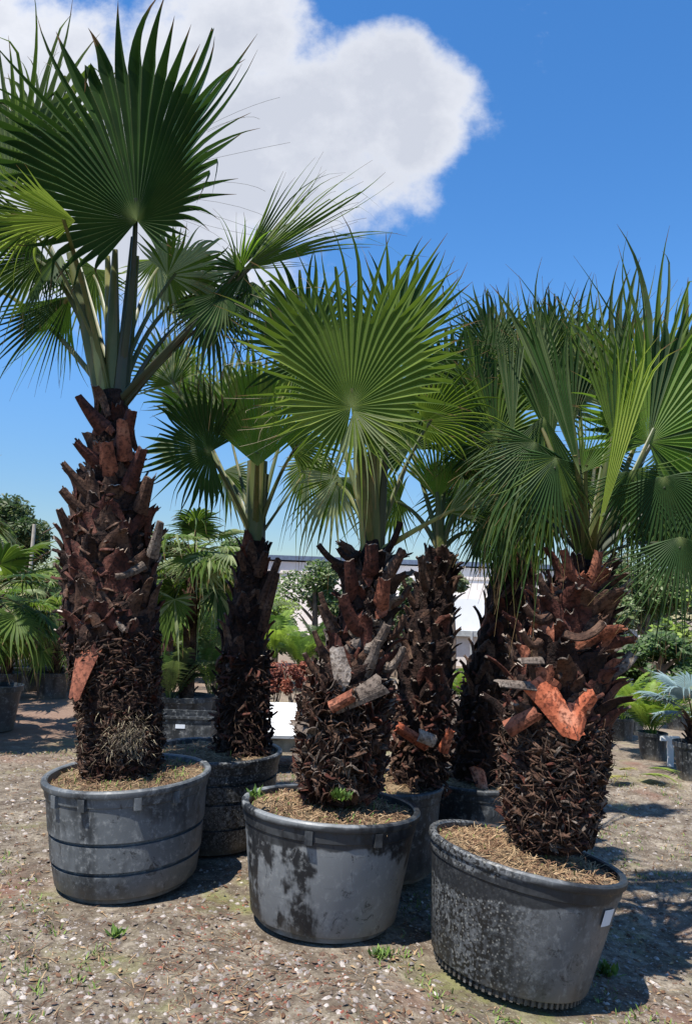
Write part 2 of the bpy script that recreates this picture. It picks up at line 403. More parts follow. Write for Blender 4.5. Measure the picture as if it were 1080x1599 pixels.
scatter_stones(17000, .005, .026, [M['stone_a'], M['stone_b'], M['stone_b'], M['chip_brown'], M['chip_brown'], M['stone_a'], M['stone_a'], M['stone_b'], M['chip_brown'], M['stone_c']], 'gravel', 'mixed grey and brown gravel covering the nursery yard')
def litter(n, smin, smax, mats, name, label):
    mb = MB(mats)
    for k in range(n):
        x, y = ground_pt(power=1.3); z = gh(x, y) + .004; a = rnd.random() * 6.28; s = rnd.uniform(smin, smax); w = s * rnd.uniform(.25, .6)
        d = Vector((math.cos(a), math.sin(a), rnd.uniform(-.1, .35))); t = Vector((-math.sin(a), math.cos(a), rnd.uniform(-.3, .3))); c = Vector((x, y, z + .003))
        p = [c - d * s, c - d * s * .3 + t * w, c + d * s * .4 + t * w * .8, c + d * s, c + d * s * .3 - t * w, c - d * s * .4 - t * w * .9, c + Vector((0, 0, s * rnd.uniform(.1, .5)))]
        mb.add(p, [(0, 1, 6), (1, 2, 6), (2, 3, 6), (3, 4, 6), (4, 5, 6), (5, 0, 6)], rnd.randrange(len(mats)))
    tag(mb.build(name), label, kind='stuff')
litter(4200, .007, .020, [M['chip_brown'], M['straw_brown'], M['straw'], M['stone_b'], M['boot_grey']], 'dry_litter', 'curled dry leaf pieces and bark scattered on the yard')
def red_zone(x, y): return mn.noise(Vector((x * 1.3 + 5, y * 1.3, 2.2))) > .12 and y < 4
scatter_stones(5200, .004, .014, [M['chip_red'], M['chip_red'], M['chip_brown']], 'red_bark_litter', 'small reddish bark chips lying over the foreground gravel', cond=red_zone, yhi=4.5)
def scatter_strands(n, mats, name, lmin, lmax, wd, up, label, cond=None, yhi=7.5, clump=1, spread=.02, power=1.6):
    mb = MB(mats); k = 0; tries = 0
    while k < n and tries < n * 20:
        tries += 1
        cx, cy = ground_pt(power=power, yhi=yhi)
        if cond and not cond(cx, cy): continue
        k += 1
        for c in range(clump):
            x = cx + rnd.gauss(0, spread); y = cy + rnd.gauss(0, spread); z = gh(x, y)
            L = rnd.uniform(lmin, lmax); a = rnd.random() * 6.28; el = rnd.uniform(*up)
            d = Vector((math.cos(a) * math.cos(el), math.sin(a) * math.cos(el), math.sin(el))); w = wd * rnd.uniform(.6, 1.4)
            s = Vector((-math.sin(a), math.cos(a), 0)) * w
            p0 = Vector((x, y, z + .003)); p1 = p0 + d * L * .55; p2 = p0 + d * L + Vector((0, 0, -L * .18 * math.cos(el)))
            if el < .4: p2.z = max(p2.z, z + .002)
            mb.add([p0 - s, p0 + s, p1 + s * .8, p1 - s * .8, p2], [(0, 1, 2, 3), (3, 2, 4)], rnd.randrange(len(mb.mats)))
    return tag(mb.build(name), label, kind='stuff')
scatter_strands(9000, [M['straw'], M['straw_brown'], M['straw_brown']], 'dry_straw', .02, .10, .0016, (0, .25), 'short dry straw and twigs strewn on the yard')
def moss(x, y): return mn.noise(Vector((x * .8, y * .8, 9.2))) > .08
scatter_strands(900, [M['weed'], M['weed'], M['straw']], 'low_weeds', .012, .045, .0028, (.3, 1.3), 'patches of low green weeds growing in the gravel', cond=moss, clump=7, spread=.022, power=1.1)

# ------------------------------------------------------------------ nursery tubs
def revolve(mb, prof, c, ax, seg=96, mi=0, jitter=None, close_bottom=False):
    ax = ax.normalized(); u = ax.cross(Vector((0, 1, 0))).normalized(); v = ax.cross(u).normalized()
    vs = []
    for (r, z) in prof:
        for i in range(seg):
            t = 2 * math.pi * i / seg; rr = r * (1 + (jitter(t, z) if jitter else 0))
            vs.append(c + ax * z + (u * math.cos(t) + v * math.sin(t)) * rr)
    fs = [(j * seg + i, j * seg + (i + 1) % seg, (j + 1) * seg + (i + 1) % seg, (j + 1) * seg + i) for j in range(len(prof) - 1) for i in range(seg)]
    if close_bottom: fs.append(tuple(range(seg))[::-1])
    mb.add(vs, fs, mi)
def box(mb, c, X, Y, Z, mi=0):        # half-extent vectors
    vs = [c + X * a + Y * b + Z * d for d in (-1, 1) for b in (-1, 1) for a in (-1, 1)]
    mb.add(vs, [(0, 2, 3, 1), (4, 5, 7, 6), (0, 1, 5, 4), (2, 6, 7, 3), (0, 4, 6, 2), (1, 3, 7, 5)], mi)
def tub(base, ax, R, Rb, H, mat, label, grooves=(), brackets=(), collar=.10, ribs=False, seg=96, group='black plastic nursery tubs holding the fan palms', seed=0, straw=1400, green=60, soil_drop=.035):
    base = Vector(base); ax = Vector(ax).normalized()
    root = thing('nursery_tub', base, label, 'plant pot', group)
    rr = lambda z: Rb + (R * .945 - Rb) * (z / (H - collar))
    prof = [(Rb - .035, 0.0), (Rb - .035, .032), (Rb - .004, .032), (Rb, .038)]
    zz = sorted(grooves)
    for gz in zz:
        prof += [(rr(gz - .010) + .002, gz - .0105), (rr(gz) - .016, gz - .009), (rr(gz) - .016, gz + .008), (rr(gz + .014) + .006, gz + .011)]
    prof += [(rr(H - collar), H - collar), (R * .958, H - collar + .004), (R * .972, H - .036), (R - .004, H - .034), (R, H - .028), (R, H - .008), (R - .006, H), (R - .026, H), (R - .034, H - .006), (R - .040, H - .10)]
    sd_ = seed * 3.1
    jit = lambda t, z: .006 * math.sin(2 * t + sd_) + .004 * math.sin(3 * t + 1 + sd_ + z * 2) + .003 * mn.noise(Vector((math.cos(t) * 4, math.sin(t) * 4, z * 7 + sd_)))
    mb = MB(mat); revolve(mb, prof, base, ax, seg, 0, jit, True); mb.build('tub_wall', root, base, True)
    u = ax.cross(Vector((0, 1, 0))).normalized(); v = ax.cross(u).normalized()
    # brackets under the rim at the angles (deg from camera direction)
    for ang in brackets:
        t = math.radians(ang); d = (-v) * math.cos(t) * -1 if False else None
        out = Vector((math.sin(t), -math.cos(t), 0)); out = (out - ax * out.dot(ax)).normalized(); tg = ax.cross(out)
        bk = MB(mat); box(bk, base + ax * (H - .066) + out * (R * .955), out * .020, tg * .018, ax * .030)
        bk.build('handle_lug', root, base)
    if ribs:
        rb = MB(M['pot_black'])
        for i in range(72):
            t = 2 * math.pi * i / 72; out = (u * math.cos(t) + v * math.sin(t)); tg = ax.cross(out)
            box(rb, base + ax * .030 + out * (Rb - .026), out * .010, tg * .006, ax * .027)
        rb.build('foot_ribs', root, base)
    # soil with straw
    sb = MB(M['soil']); vs = []; fs = []; n = 26; sg = 48; rs = R - .038; zs = H - soil_drop
    for j in range(n + 1):
        r = rs * j / n
        for i in range(sg):
            t = 2 * math.pi * i / sg; p = base + (u * math.cos(t) + v * math.sin(t)) * r
            q = .035 * (1 - (j / n) ** 2) + .022 * mn.noise(p * 7) + .012 * mn.noise(p * 21)
            vs.append(p + ax * (zs + q - .012 * (j == n)))
    fs = [(j * sg + i, j * sg + (i + 1) % sg, (j + 1) * sg + (i + 1) % sg, (j + 1) * sg + i) for j in range(n) for i in range(sg)]
    sb.add(vs, fs); so_ = sb.build('soil', root, base, True)
    r2 = random.Random(seed + 5)
    if straw:
        st = MB([M['straw'], M['straw_brown'], M['weed'], M['straw']])
        for i in range(straw + green):
            r = rs * math.sqrt(r2.random()) * .99; t = r2.random() * 6.283
            p = base + (u * math.cos(t) + v * math.sin(t)) * r
            q = .035 * (1 - (r / rs) ** 2) + .022 * mn.noise(p * 7) + .012 * mn.noise(p * 21)
            p = p + ax * (zs + q)
            gr = i >= straw
            a = r2.random() * 6.283; el = r2.uniform(.5, 1.4) if gr else r2.uniform(-.05, .55); L = r2.uniform(.02, .06) if gr else r2.uniform(.03, .11)
            if r > rs * .85: L *= .6
            d = Vector((math.cos(a) * math.cos(el), math.sin(a) * math.cos(el), math.sin(el))); s = Vector((-math.sin(a), math.cos(a), .3)) * (.0022 if gr else .0016)
            p1 = p + d * L * .6; p2 = p + d * L + Vector((0, 0, -L * .25))
            st.add([p - s, p + s, p1 + s, p1 - s, p2], [(0, 1, 2, 3), (3, 2, 4)], 2 if gr else r2.choice((0, 1, 3, 1)))
        so2 = st.build('straw_mulch', root, base); so2['kind'] = 'stuff'
    return root
tubA = tub((-1.122, 4.254, .003), (-.049, -.025, 1), .45, .373, .567, M['pot_grey'], 'grey-black ribbed tub with two dark grooves, under the tallest palm at left', grooves=(.155, .30), brackets=(-38, -14, 22, 48), collar=.085, seed=1, straw=1500, green=260)
tubC = tub((-.044, 3.874, -.01), (.044, .035, 1), .45, .358, .536, M['pot_stained'], 'middle front tub with black stains and scuffed grey wall', brackets=(-12, 30), collar=.09, seed=2, straw=1900, green=120)
tubF = tub((.799, 3.592, -.105), (.172, .047, 1), .45, .352, .527, M['pot_speckled'], 'tilted right front tub speckled with mould and bearing a small white sticker', collar=.085, ribs=True, seed=3, straw=2400, green=60)
tubB = tub((-.81, 5.0, .0), (.0, .0, 1), .45, .38, .56, M['pot_black_speckled'], 'black grooved tub standing between and behind the left and middle front tubs', grooves=(.16, .31, .42), collar=.085, seed=4, straw=500, green=40)
tubD = tub((.28, 4.62, -.02), (.02, .0, 1), .35, .31, .50, M['pot_black'], 'narrow black tub half hidden behind the right side of the middle tub', grooves=(), collar=.08, seed=5, straw=400, green=60)
tubE = tub((.90, 5.15, -.06), (.02, .0, 1), .36, .31, .46, M['pot_black'], 'black tub hidden in shade behind the tilted speckled tub', grooves=(), collar=.08, seed=6, straw=300, green=30)
# sticker on the right tub
def on_tub(base, ax, R0, z, ang, off):
    ax = Vector(ax).normalized(); t = math.radians(ang); out = Vector((math.sin(t), -math.cos(t), 0)); out = (out - ax * out.dot(ax)).normalized()
    return Vector(base) + ax * z + out * (R0 + off), out, ax.cross(out), ax
def sticker():
    mb = MB(M['sticker']); vs = []; n = 6
    for z in (.355, .425):
        for i in range(n + 1):
            R0 = .352 + (.45 * .945 - .352) * z / .442
            p, o, t, a = on_tub((.799, 3.592, -.105), (.172, .047, 1), R0, z, 40 + 12 * i / n, .007); vs.append(p)
    mb.add(vs, [(i, i + 1, n + 2 + i, n + 1 + i) for i in range(n)]); 
    mb.build('sticker', tubF, tubF.location, True)
sticker()

# ------------------------------------------------------------------ palm builders
def plate(mb, pts, widths, nrm, th, cup=.25, mi=0, ragged=0, endmi=None):
    """a curved thick plate along pts; cross-section bows to nrm; closed solid"""
    n = len(pts); m = 5; outer = []; inner = []
    for i, (p, w) in enumerate(zip(pts, widths)):
        t = (pts[min(i + 1, n - 1)] - pts[max(i - 1, 0)]).normalized()
        s = t.cross(nrm)
        s = s.normalized() if s.length > 1e-5 else Vector((1, 0, 0)); nn = s.cross(t).normalized()
        if nn.dot(nrm) < 0: nn = -nn
        for j in range(m):
            x = j / (m - 1) * 2 - 1
            q = p + s * (x * w) - nn * (cup * w * x * x)
            if i == n - 1 and ragged: q = q + t * rnd.uniform(-ragged, ragged)
            e = th * (1 - .6 * x * x)
            outer.append(q + nn * e * .5); inner.append(q - nn * e * .5)
    N = n * m; vs = outer + inner; fs = []
    for i in range(n - 1):
        for j in range(m - 1):
            a = i * m + j; fs.append((a, a + 1, a + m + 1, a + m)); fs.append((N + a, N + a + m, N + a + m + 1, N + a + 1))
        a = i * m; fs.append((a, a + m, N + a + m, N + a)); a += m - 1; fs.append((a, N + a, N + a + m, a + m))
    fe = []
    for j in range(m - 1):
        a = (n - 1) * m + j; fe.append((a, a + 1, N + a + 1, N + a)); fs.append((j + 1, j, N + j, N + j + 1))
    o = len(mb.v); mb.add(vs, fs, mi)
    for f in fe: mb.f.append(tuple(k + o for k in f)); mb.mi.append(mi if endmi is None else endmi)
def bez(a, b, c, n):
    return [a * ((1 - t) ** 2) + b * (2 * t * (1 - t)) + c * (t * t) for t in [i / (n - 1) for i in range(n)]]
def tube(mb, pts, rad, seg=8, flat=1.0, nrm=Vector((0, -1, 0)), mi=0):
    n = len(pts); vs = []
    for i, p in enumerate(pts):
        t = (pts[min(i + 1, n - 1)] - pts[max(i - 1, 0)]).normalized(); s = t.cross(nrm)
        s = s.normalized() if s.length > 1e-4 else t.orthogonal().normalized(); q = s.cross(t)
        for j in range(seg):
            a = 2 * math.pi * j / seg; vs.append(p + s * (math.cos(a) * rad[i]) + q * (math.sin(a) * rad[i] * flat))
    fs = [(i * seg + j, i * seg + (j + 1) % seg, (i + 1) * seg + (j + 1) % seg, (i + 1) * seg + j) for i in range(n - 1) for j in range(seg)]
    fs.append(tuple(range(seg))[::-1]); fs.append(tuple((n - 1) * seg + j for j in range(seg)))
    mb.add(vs, fs, mi)
def fan(mb, hub, a, n, R, spread, N=46, join=.5, side=.42, droop=.25, fold=0.0, bow=.12, seed=0, mi=0, alt=None, altp=0.0, st=6, pleat=.5, skew=0.0, ragged=.2, threads=0, tmi=None, kw_und=.035):
    """costapalmate blade: a = axis, n = upper side normal, spread in degrees"""
    r = random.Random(seed * 17 + 3)
    a = a.normalized(); n = (n - a * n.dot(a)).normalized(); s = a.cross(n).normalized()
    S = math.radians(spread); dth = S / N; down = Vector((0, 0, -1))
    def pos(th, rad, t, hgt, sg, lean=0):
        # in-plane position, halves folded up by angle fold, bowed
        la = math.sin(th); fo = fold * abs(math.sin(th)) if abs(th) < math.pi / 2 else fold
        d = a * math.cos(th) + s * (la * math.cos(fo)) + n * (abs(la) * math.sin(fo))
        costa = a * (.10 * R * math.cos(th / 2))  # leaf is carried by a short costa
        p = hub + costa * min(1, t * 3) + d * rad + n * (hgt - bow * R * t * t + und * R * t * t * (math.sin(3 * th + ph[0]) + .6 * math.sin(7 * th + ph[1]))) + down * (droop * R * t * t * t * sg)
        return p
    ph = [r.uniform(0, 6.28) for _ in range(4)]; und = kw_und
    tears = [r.uniform(-.9, .9) * S / 2 for _ in range(3)]
    for i in range(N):
        th = -S / 2 + (i + .5) * dth; f = abs(th) / (S / 2) if S > 0 else 0
        Ri = R * (1 - side * f) * (1 + skew * th / (S / 2)) * (1 + r.uniform(-ragged, ragged * .4))
        rj = R * join * (1 - side * f) * (1 + r.uniform(-.08, .08)) * (1 + skew * th / (S / 2))
        m = alt if (alt is not None and r.random() < altp) else mi
        sg = r.uniform(.3, 2.0); jit = r.gauss(0, .022); tw = r.uniform(-1, 1); kink = r.random() < .13; kt = r.uniform(.45, .7)
        for tr_ in tears:
            if abs(th - tr_) < dth * 2: rj *= .72; jit += math.copysign(.02, th - tr_)
        vs = []; uv = []
        js = [0.0, .35, .7, 1.0]
        for q in js:
            rad = rj * q; hw = dth / 2; t = rad / R; h = rad * math.tan(hw) * pleat
            for k, (dx, hh) in enumerate(((-hw, -h), (0, h), (hw, -h))):
                vs.append(pos(th + dx, rad / math.cos(dx), t, hh, 1)); uv.append((k / 2, min(1, rad / Ri)))
        wj = rj * math.tan(dth / 2)
        for q in range(1, st + 1):
            e = q / st; rad = lerp(rj, Ri, e); t = rad / R
            w = wj * .95 * (1 - e) ** 1.05 if e < 1 else .0006
            dev = jit * e * e * 3; sgq = lerp(1, sg, e)
            c = th + dev
            for k, (sx, hh) in enumerate(((-1, -pleat * 1.3), (0, pleat * 1.3), (1, -pleat * 1.3))):
                dx = math.atan2(w * sx, rad); pp = pos(c + dx, rad, t, hh * w + tw * .03 * R * e * e, sgq)
                if kink and e > kt: pp = pp + down * (e - kt) * R * .33 - (a * math.cos(th) + s * math.sin(th)) * (e - kt) * R * .22
                vs.append(pp); uv.append((k / 2, rad / Ri))
        fs = []
        for q in range(len(js) + st - 1):
            b = q * 3; fs += [(b, b + 1, b + 4, b + 3), (b + 1, b + 2, b + 5, b + 4)]
        mb.add(vs, fs, m, uv)
    for i in range(threads):
        th = r.uniform(-S / 2, S / 2) * .8; rad = R * join * (1 - side * abs(th) / (S / 2)) * .97; p = pos(th, rad, rad / R, 0, 1); d = (a * math.cos(th) + s * math.sin(th))
        L = r.uniform(.25, .5) * R; q1 = p + d * L * .5 + s * r.uniform(-.05, .05); q2 = p + d * L * .8 + Vector((r.uniform(-.12, .12), r.uniform(-.05, .05), r.uniform(-.12, .04)))
        pts = bez(p, q1, q2, 6); tube(mb, pts, [.0009] * 6, 3, mi=tmi if tmi is not None else mi)

def img_dir(deg, back=0.0):
    """direction whose picture angle is deg (0 = right, 90 = up), leaning away from the camera by back degrees"""
    t = math.radians(deg); b = math.radians(back)
    return (Vector((math.cos(t), 0, math.sin(t))) * math.cos(b) + Vector((0, 1, 0)) * math.sin(b)).normalized()

BL = ['blade_dark', 'blade_mid', 'blade_grey', 'blade_yellow', 'blade_bright', 'blade_pale', 'blade_dead', 'fibre']
def frond(root, crown, hub, axis, nrm, R, spread=300, mat='blade_mid', alt=None, altp=0, pet='petiole', pw=.02, ctrl=None, label=None, seed=0, **kw):
    base = root.location
    mb = MB([M[mat], M[alt] if alt else M[mat], M['fibre_pale']])
    fan(mb, hub, axis, nrm, R, spread, seed=seed, mi=0, alt=1, altp=altp if alt else 0, tmi=2, **kw)
    f = mb.build('frond', root, base)
    if label: f['label'] = label
    c = ctrl if ctrl is not None else (crown + hub) * .5 + Vector((0, 0, .12))
    pb = MB(M[pet]); pts = bez(crown, c, hub + axis.normalized() * .10 * R, 12)
    tube(pb, pts, [lerp(pw, pw * .42, i / 11) for i in range(12)], 7, .55, nrm)
    pb.build('petiole', f, base, True)
    return f
def auto_frond(root, crown, az, el, L, R, **kw):
    """frond radiating from the crown; az measured from +X, el elevation (deg)"""
    a, e = math.radians(az), math.radians(el)
    d = Vector((math.cos(a) * math.cos(e), math.sin(a) * math.cos(e), math.sin(e)))
    hub = crown + d * L + Vector((0, 0, -.12 * L * math.cos(e)))
    e2 = e - .45; ax = Vector((math.cos(a) * math.cos(e2), math.sin(a) * math.cos(e2), math.sin(e2)))
    up = Vector((0, 0, 1)) if abs(ax.z) < .95 else Vector((-math.cos(a), -math.sin(a), 0))
    return frond(root, crown, hub, ax, up, R, ctrl=crown + d * L * .55 + Vector((0, 0, .05)), **kw)

class Spine:
    def __init__(self, pts):     # [(Vector, radius)]
        self.p = [a for a, b in pts]; self.r = [b for a, b in pts]
        self.l = [0]
        for i in range(1, len(pts)): self.l.append(self.l[-1] + (self.p[i] - self.p[i - 1]).length)
        self.L = self.l[-1]
    def at(self, s):
        d = s * self.L
        for i in range(1, len(self.l)):
            if d <= self.l[i] or i == len(self.l) - 1:
                t = (d - self.l[i - 1]) / (self.l[i] - self.l[i - 1]); t = min(1, max(0, t)); tt = t
                i0, i3 = max(i - 2, 0), min(i + 1, len(self.p) - 1)
                a, b, c, e = self.p[i0], self.p[i - 1], self.p[i], self.p[i3]
                p = b * 1.0 + (c - b) * tt + ((c - a) * (1 - t) - (e - b) * t) * (t * (1 - t)) * .0
                return p, lerp(self.r[i - 1], self.r[i], t), (c - b).normalized()
def trunk(root, sp, zones, seed=0, core=.80, mats=None):
    base = root.location; r = random.Random(seed)
    mb = MB([M['bark'], M['boot_red'], M['boot_brown'], M['boot_grey'], M['boot_pale'], M['boot_rust'], M['fibre'], M['fibre_pale'], M['boot_orange']])
    seg, n = 36, 90; vs = []
    for i in range(n + 1):
        p, rad, t = sp.at(i / n); u = t.cross(Vector((0, 1, 0))).normalized(); v = t.cross(u)
        for j in range(seg):
            a = 2 * math.pi * j / seg; d = u * math.cos(a) + v * math.sin(a)
            q = p + d * rad
            vs.append(p + d * rad * (core + .16 * mn.noise(q * 9) + .10 * mn.noise(q * 23)))
    mb.add(vs, [(i * seg + j, i * seg + (j + 1) % seg, (i + 1) * seg + (j + 1) % seg, (i + 1) * seg + j) for i in range(n) for j in range(seg)] + [tuple(n * seg + j for j in range(seg))], 0)
    for z in zones:
        s0, s1, cnt, L, w0, w1, out, mm, style = z
        for k in range(cnt):
            s = lerp(s0, s1, (k + r.random()) / cnt); a = k * 2.39996 + r.uniform(-.25, .25)
            p, rad, t = sp.at(s); u = t.cross(Vector((0, 1, 0))).normalized(); v = t.cross(u)
            o = u * math.cos(a) + v * math.sin(a); tg = t.cross(o); c = p + o * rad * core * .93
            l = L * r.uniform(.6, 1.35); m = r.choice(mm)
            if style == 'boot':
                lean = tg * r.uniform(-.45, .45) * l; ou = out * r.uniform(.5, 1.5); kk = r.uniform(.8, 1.15)
                p1 = c + t * l * .55 + o * l * ou * .30 + lean * .4; p2 = c + t * l * (1 - .35 * ou) + o * l * ou * .95 + lean
                th_ = r.uniform(.006, .013); em = r.choice((3, 4, 3, m)); nn_ = (o - t * .3).normalized()
                if r.random() < .6:          # base split into an inverted V
                    for sg_ in (-1, 1):
                        st_ = c + tg * sg_ * w0 * 1.15 - t * l * .35 + o * .006 * (1 + sg_)
                        pts = bez(st_, p1 + tg * sg_ * w0 * .25, p2 + tg * sg_ * w1 * .3, 7)
                        plate(mb, pts, [w0 * kk * (.34 + .16 * math.sin(math.pi * i / 6)) if i < 5 else w1 * .8 for i in range(7)], (nn_ + tg * sg_ * .25).normalized(), th_, .25, m, ragged=w1 * .8, endmi=em)
                else:
                    pts = bez(c - t * l * .15, p1, p2, 6)
                    plate(mb, pts, [w0 * kk * lerp(1, w1 / w0, (i / 5) ** .6) for i in range(6)], nn_, th_, .28, m, ragged=w1 * .9, endmi=em)
            elif style == 'scale':
                d = (o * r.uniform(.45, 1.0) * out + t * r.uniform(.1, .9) + tg * r.uniform(-.5, .5)).normalized()
                pts = bez(c - t * l * .2, c + o * l * .3 + t * l * .2, c + d * l, 5); ww = w0 * r.uniform(.6, 1.25)
                plate(mb, pts, [ww, ww, ww * .95, ww * .8, w1 * r.uniform(.6, 1.3)], (t * .75 + o * .5 + tg * r.uniform(-.5, .5)).normalized(), r.uniform(.003, .008), r.uniform(.1, .6), m, ragged=w1 * .9, endmi=r.choice((3, m)))
            elif style == 'mat':
                sd_ = r.choice((-1, 1)); c2 = c + o * rad * r.uniform(.02, .18); d = (tg * sd_ + t * r.uniform(-.6, .8)).normalized()
                e = c2 + d * l + o * l * r.uniform(-.15, .35); pts = bez(c2, (c2 + e) * .5 + o * l * r.uniform(.15, .4), e, 5); ww = w0 * r.uniform(.5, 1.5)
                plate(mb, pts, [ww, ww, ww * .9, ww * .7, ww * .3], (o + t * r.uniform(-.8, .8)).normalized(), .003, .3, m)
            elif style == 'chop':
                d = (o * r.uniform(.15, .8) * out + t * r.uniform(-.7, .8) + tg * r.uniform(-1.1, 1.1)).normalized()
                pts = bez(c, c + o * l * .5, c + d * l, 4)
                plate(mb, pts, [w0 * r.uniform(.7, 1.2), w0 * .95, lerp(w0, w1, .6), w1 * r.uniform(.7, 1.3)], (t * .8 + tg * r.uniform(-.8, .8) + o * .2).normalized(), r.uniform(.006, .016), .3, m, ragged=w1 * .4, endmi=r.choice((3, m, m)))
            elif style == 'fibre':
                d = (o * r.uniform(.2, 1.0) + t * r.uniform(-1.2, .7) + tg * r.uniform(-.9, .9)).normalized()
                c2 = c + o * rad * .12; e = c2 + d * l + Vector((0, 0, -l * .3)); sw = d.cross(o).normalized() * w0
                md = (c2 + e) * .5 + o * l * .22
                mb.add([c2 - sw, c2 + sw, md + sw * .8, md - sw * .8, e], [(0, 1, 2, 3), (3, 2, 4)], m)
    return mb.build('trunk', root, base)
def stub(root, par, p0, p1, w0, w1, th, mat, up=.08, nrm=None, name='leaf_stub', cup=.45, label=None, endmat='boot_grey', ragged=.25):
    mb = MB([M[mat], M[endmat]]); nrm = nrm or Vector((0, -1, .2))
    pts = bez(p0, (p0 + p1) * .5 + Vector((0, 0, -up)), p1, 8)
    plate(mb, pts, [lerp(w0, w1, (i / 7) ** .9) for i in range(8)], nrm, th, cup, 0, ragged=w1 * ragged, endmi=1)
    o = mb.build(name, par, root.location)
    if label: o['label'] = label
    return o
def mkspine(pts, Y):
    out = []
    for p in pts:
        x, y, hw = p[:3]; yy = Y if len(p) == 3 else p[3]
        out.append((P(x, y, yy), hw / F_PX * yy * 1.0))
    return Spine(out)
GP = 'fan palms growing in black tubs'

# ---- palm at left (tallest)
def palm_left():
    Y = 4.25
    sp = mkspine([(190, 1225, 62), (190, 1180, 64), (188, 1100, 66), (176, 1000, 76), (170, 900, 78), (172, 810, 64), (176, 755, 40), (178, 700, 33), (178, 660, 29), (178, 612, 24)], Y)
    root = thing('fan_palm', sp.p[0], 'tallest fan palm at left, long shaggy trunk and a big dark fan', 'palm', GP)
    tr = trunk(root, sp, [
        (.02, .36, 800, .05, .024, .012, .7, (0, 0, 2, 1), 'scale'), (.02, .36, 1500, .045, .005, .001, 1, (6, 2, 0, 2), 'mat'),
        (.02, .36, 700, .045, .0022, .001, 1, (6, 6, 2, 0), 'fibre'),
        (.33, .80, 125, .17, .085, .028, .36, (0, 0, 1, 1, 2, 2, 2), 'boot'),
        (.33, .78, 260, .08, .018, .008, .9, (0, 1, 2), 'chop'),
        (.74, .95, 17, .12, .070, .028, .42, (1, 1, 2, 5), 'boot'),
        (.08, .20, 200, .05, .002, .001, 1, (7, 6, 6), 'fibre')], seed=11, core=.84)
    # pale tuft low on the trunk
    tf = MB([M['fibre_pale'], M['boot_grey']]); r = random.Random(4); c0 = P(200, 1150, Y - .23)
    for i in range(900):
        c = c0 + Vector((r.gauss(0, .055), r.uniform(-.02, .03), r.gauss(0, .045)))
        d = Vector((r.uniform(-1, 1), r.uniform(-1, -.1), r.uniform(-.9, .9))).normalized(); e = c + d * r.uniform(.02, .07); sw = d.cross(Vector((0, 0, 1))).normalized() * .002
        tf.add([c - sw, c + sw, e], [(0, 1, 2)], i % 2)
    tf.build('root_tuft', tr, root.location)
    stub(root, tr, P(138, 1010, Y - .22), P(115, 1090, Y - .30), .085, .035, .012, 'boot_rust', -.02, Vector((-.4, -1, .1)), label='wide rusty peeling leaf base', cup=.2, ragged=.6)
    for (x0, y0, x1, y1, w0, w1, mt) in [(165, 670, 122, 618, .055, .020, 'boot_red'), (160, 725, 118, 690, .05, .018, 'boot_red'), (150, 780, 98, 722, .045, .015, 'boot_brown'),
            (135, 800, 95, 765, .04, .016, 'boot_brown'), (185, 700, 205, 640, .06, .03, 'boot_red'), (195, 765, 222, 700, .055, .028, 'boot_red'),
            (170, 745, 165, 690, .06, .035, 'boot_rust'), (195, 720, 190, 655, .05, .03, 'boot_rust'), (215, 800, 232, 745, .05, .03, 'boot_brown'), (115, 840, 92, 795, .04, .018, 'boot_brown'),
            (130, 900, 195, 985, .022, .016, 'boot_grey'), (225, 880, 180, 900, .03, .02, 'boot_grey'), (120, 850, 170, 905, .025, .018, 'boot_brown'), (235, 870, 250, 815, .04, .02, 'boot_grey')]:
        stub(root, tr, P(x0, y0, Y - .16), P(x1, y1, Y - .24), w0, w1, .02, mt, .02, endmat='boot_grey')
    cr = P(178, 645, Y)
    def F(px, py, dY, deg, back, R, nr=None, ctrl=None, **k):
        return frond(root, cr + Vector((rnd.uniform(-.03, .03), rnd.uniform(-.03, .03), 0)), P(px, py, Y + dY), img_dir(deg, back), nr or Vector((0, 1, .35)), R, ctrl=ctrl, **k)
    F(214, 345, -.25, 97, 4, 1.46, spread=300, N=50, mat='blade_dark', pet='petiole_dark', pw=.03, side=.66, droop=.04, bow=.04, join=.56, seed=1, threads=14, skew=.17, fold=-.45, pleat=.8, ctrl=P(210, 480, Y - .1), label='big dark round fan seen from below')
    F(20, 300, .35, 84, 6, 1.35, spread=170, N=30, mat='blade_grey', alt='blade_mid', altp=.4, pw=.026, droop=.05, seed=2, ctrl=P(120, 470, Y + .1), threads=8)
    F(118, 345, -.55, 180, -12, .60, nr=Vector((.1, .45, 1)), spread=130, N=24, mat='blade_yellow', alt='blade_mid', altp=.5, pw=.026, droop=.05, bow=.02, seed=3, ctrl=P(140, 470, Y), label='yellowish fan seen edge-on')
    F(70, 400, .1, 215, -10, .5, spread=190, N=30, mat='blade_dark', alt='blade_mid', altp=.3, pw=.024, droop=.35, seed=4, ctrl=P(120, 440, Y))
    F(110, 462, .15, 236, 0, .62, spread=100, N=24, mat='blade_bright', alt='blade_dark', altp=.55, pet='petiole_yellow', pw=.028, droop=.12, seed=5, ctrl=P(118, 430, Y + .1), side=.2)
    F(385, 425, -.35, 200, 0, .3, spread=200, N=20, mat='blade_dark', alt='blade_pale', altp=.3, droop=.6, seed=106, pet='petiole_dark', ctrl=P(285, 520, Y - .2))
    F(380, 420, -.38, 28, 0, .62, spread=60, N=12, mat='blade_mid', alt='blade_grey', altp=.4, droop=.25, seed=107, pet='petiole_dark', ctrl=P(285, 520, Y - .2), join=.25, kw_und=.08)
    F(380, 422, -.35, 38, 0, 1.0, spread=50, N=17, mat='blade_mid', alt='blade_pale', altp=.25, pw=.022, droop=.16, bow=.05, seed=6, side=.25, join=.36, fold=.5, kw_und=.08, ctrl=P(285, 520, Y - .2), threads=12, pet='petiole_dark')
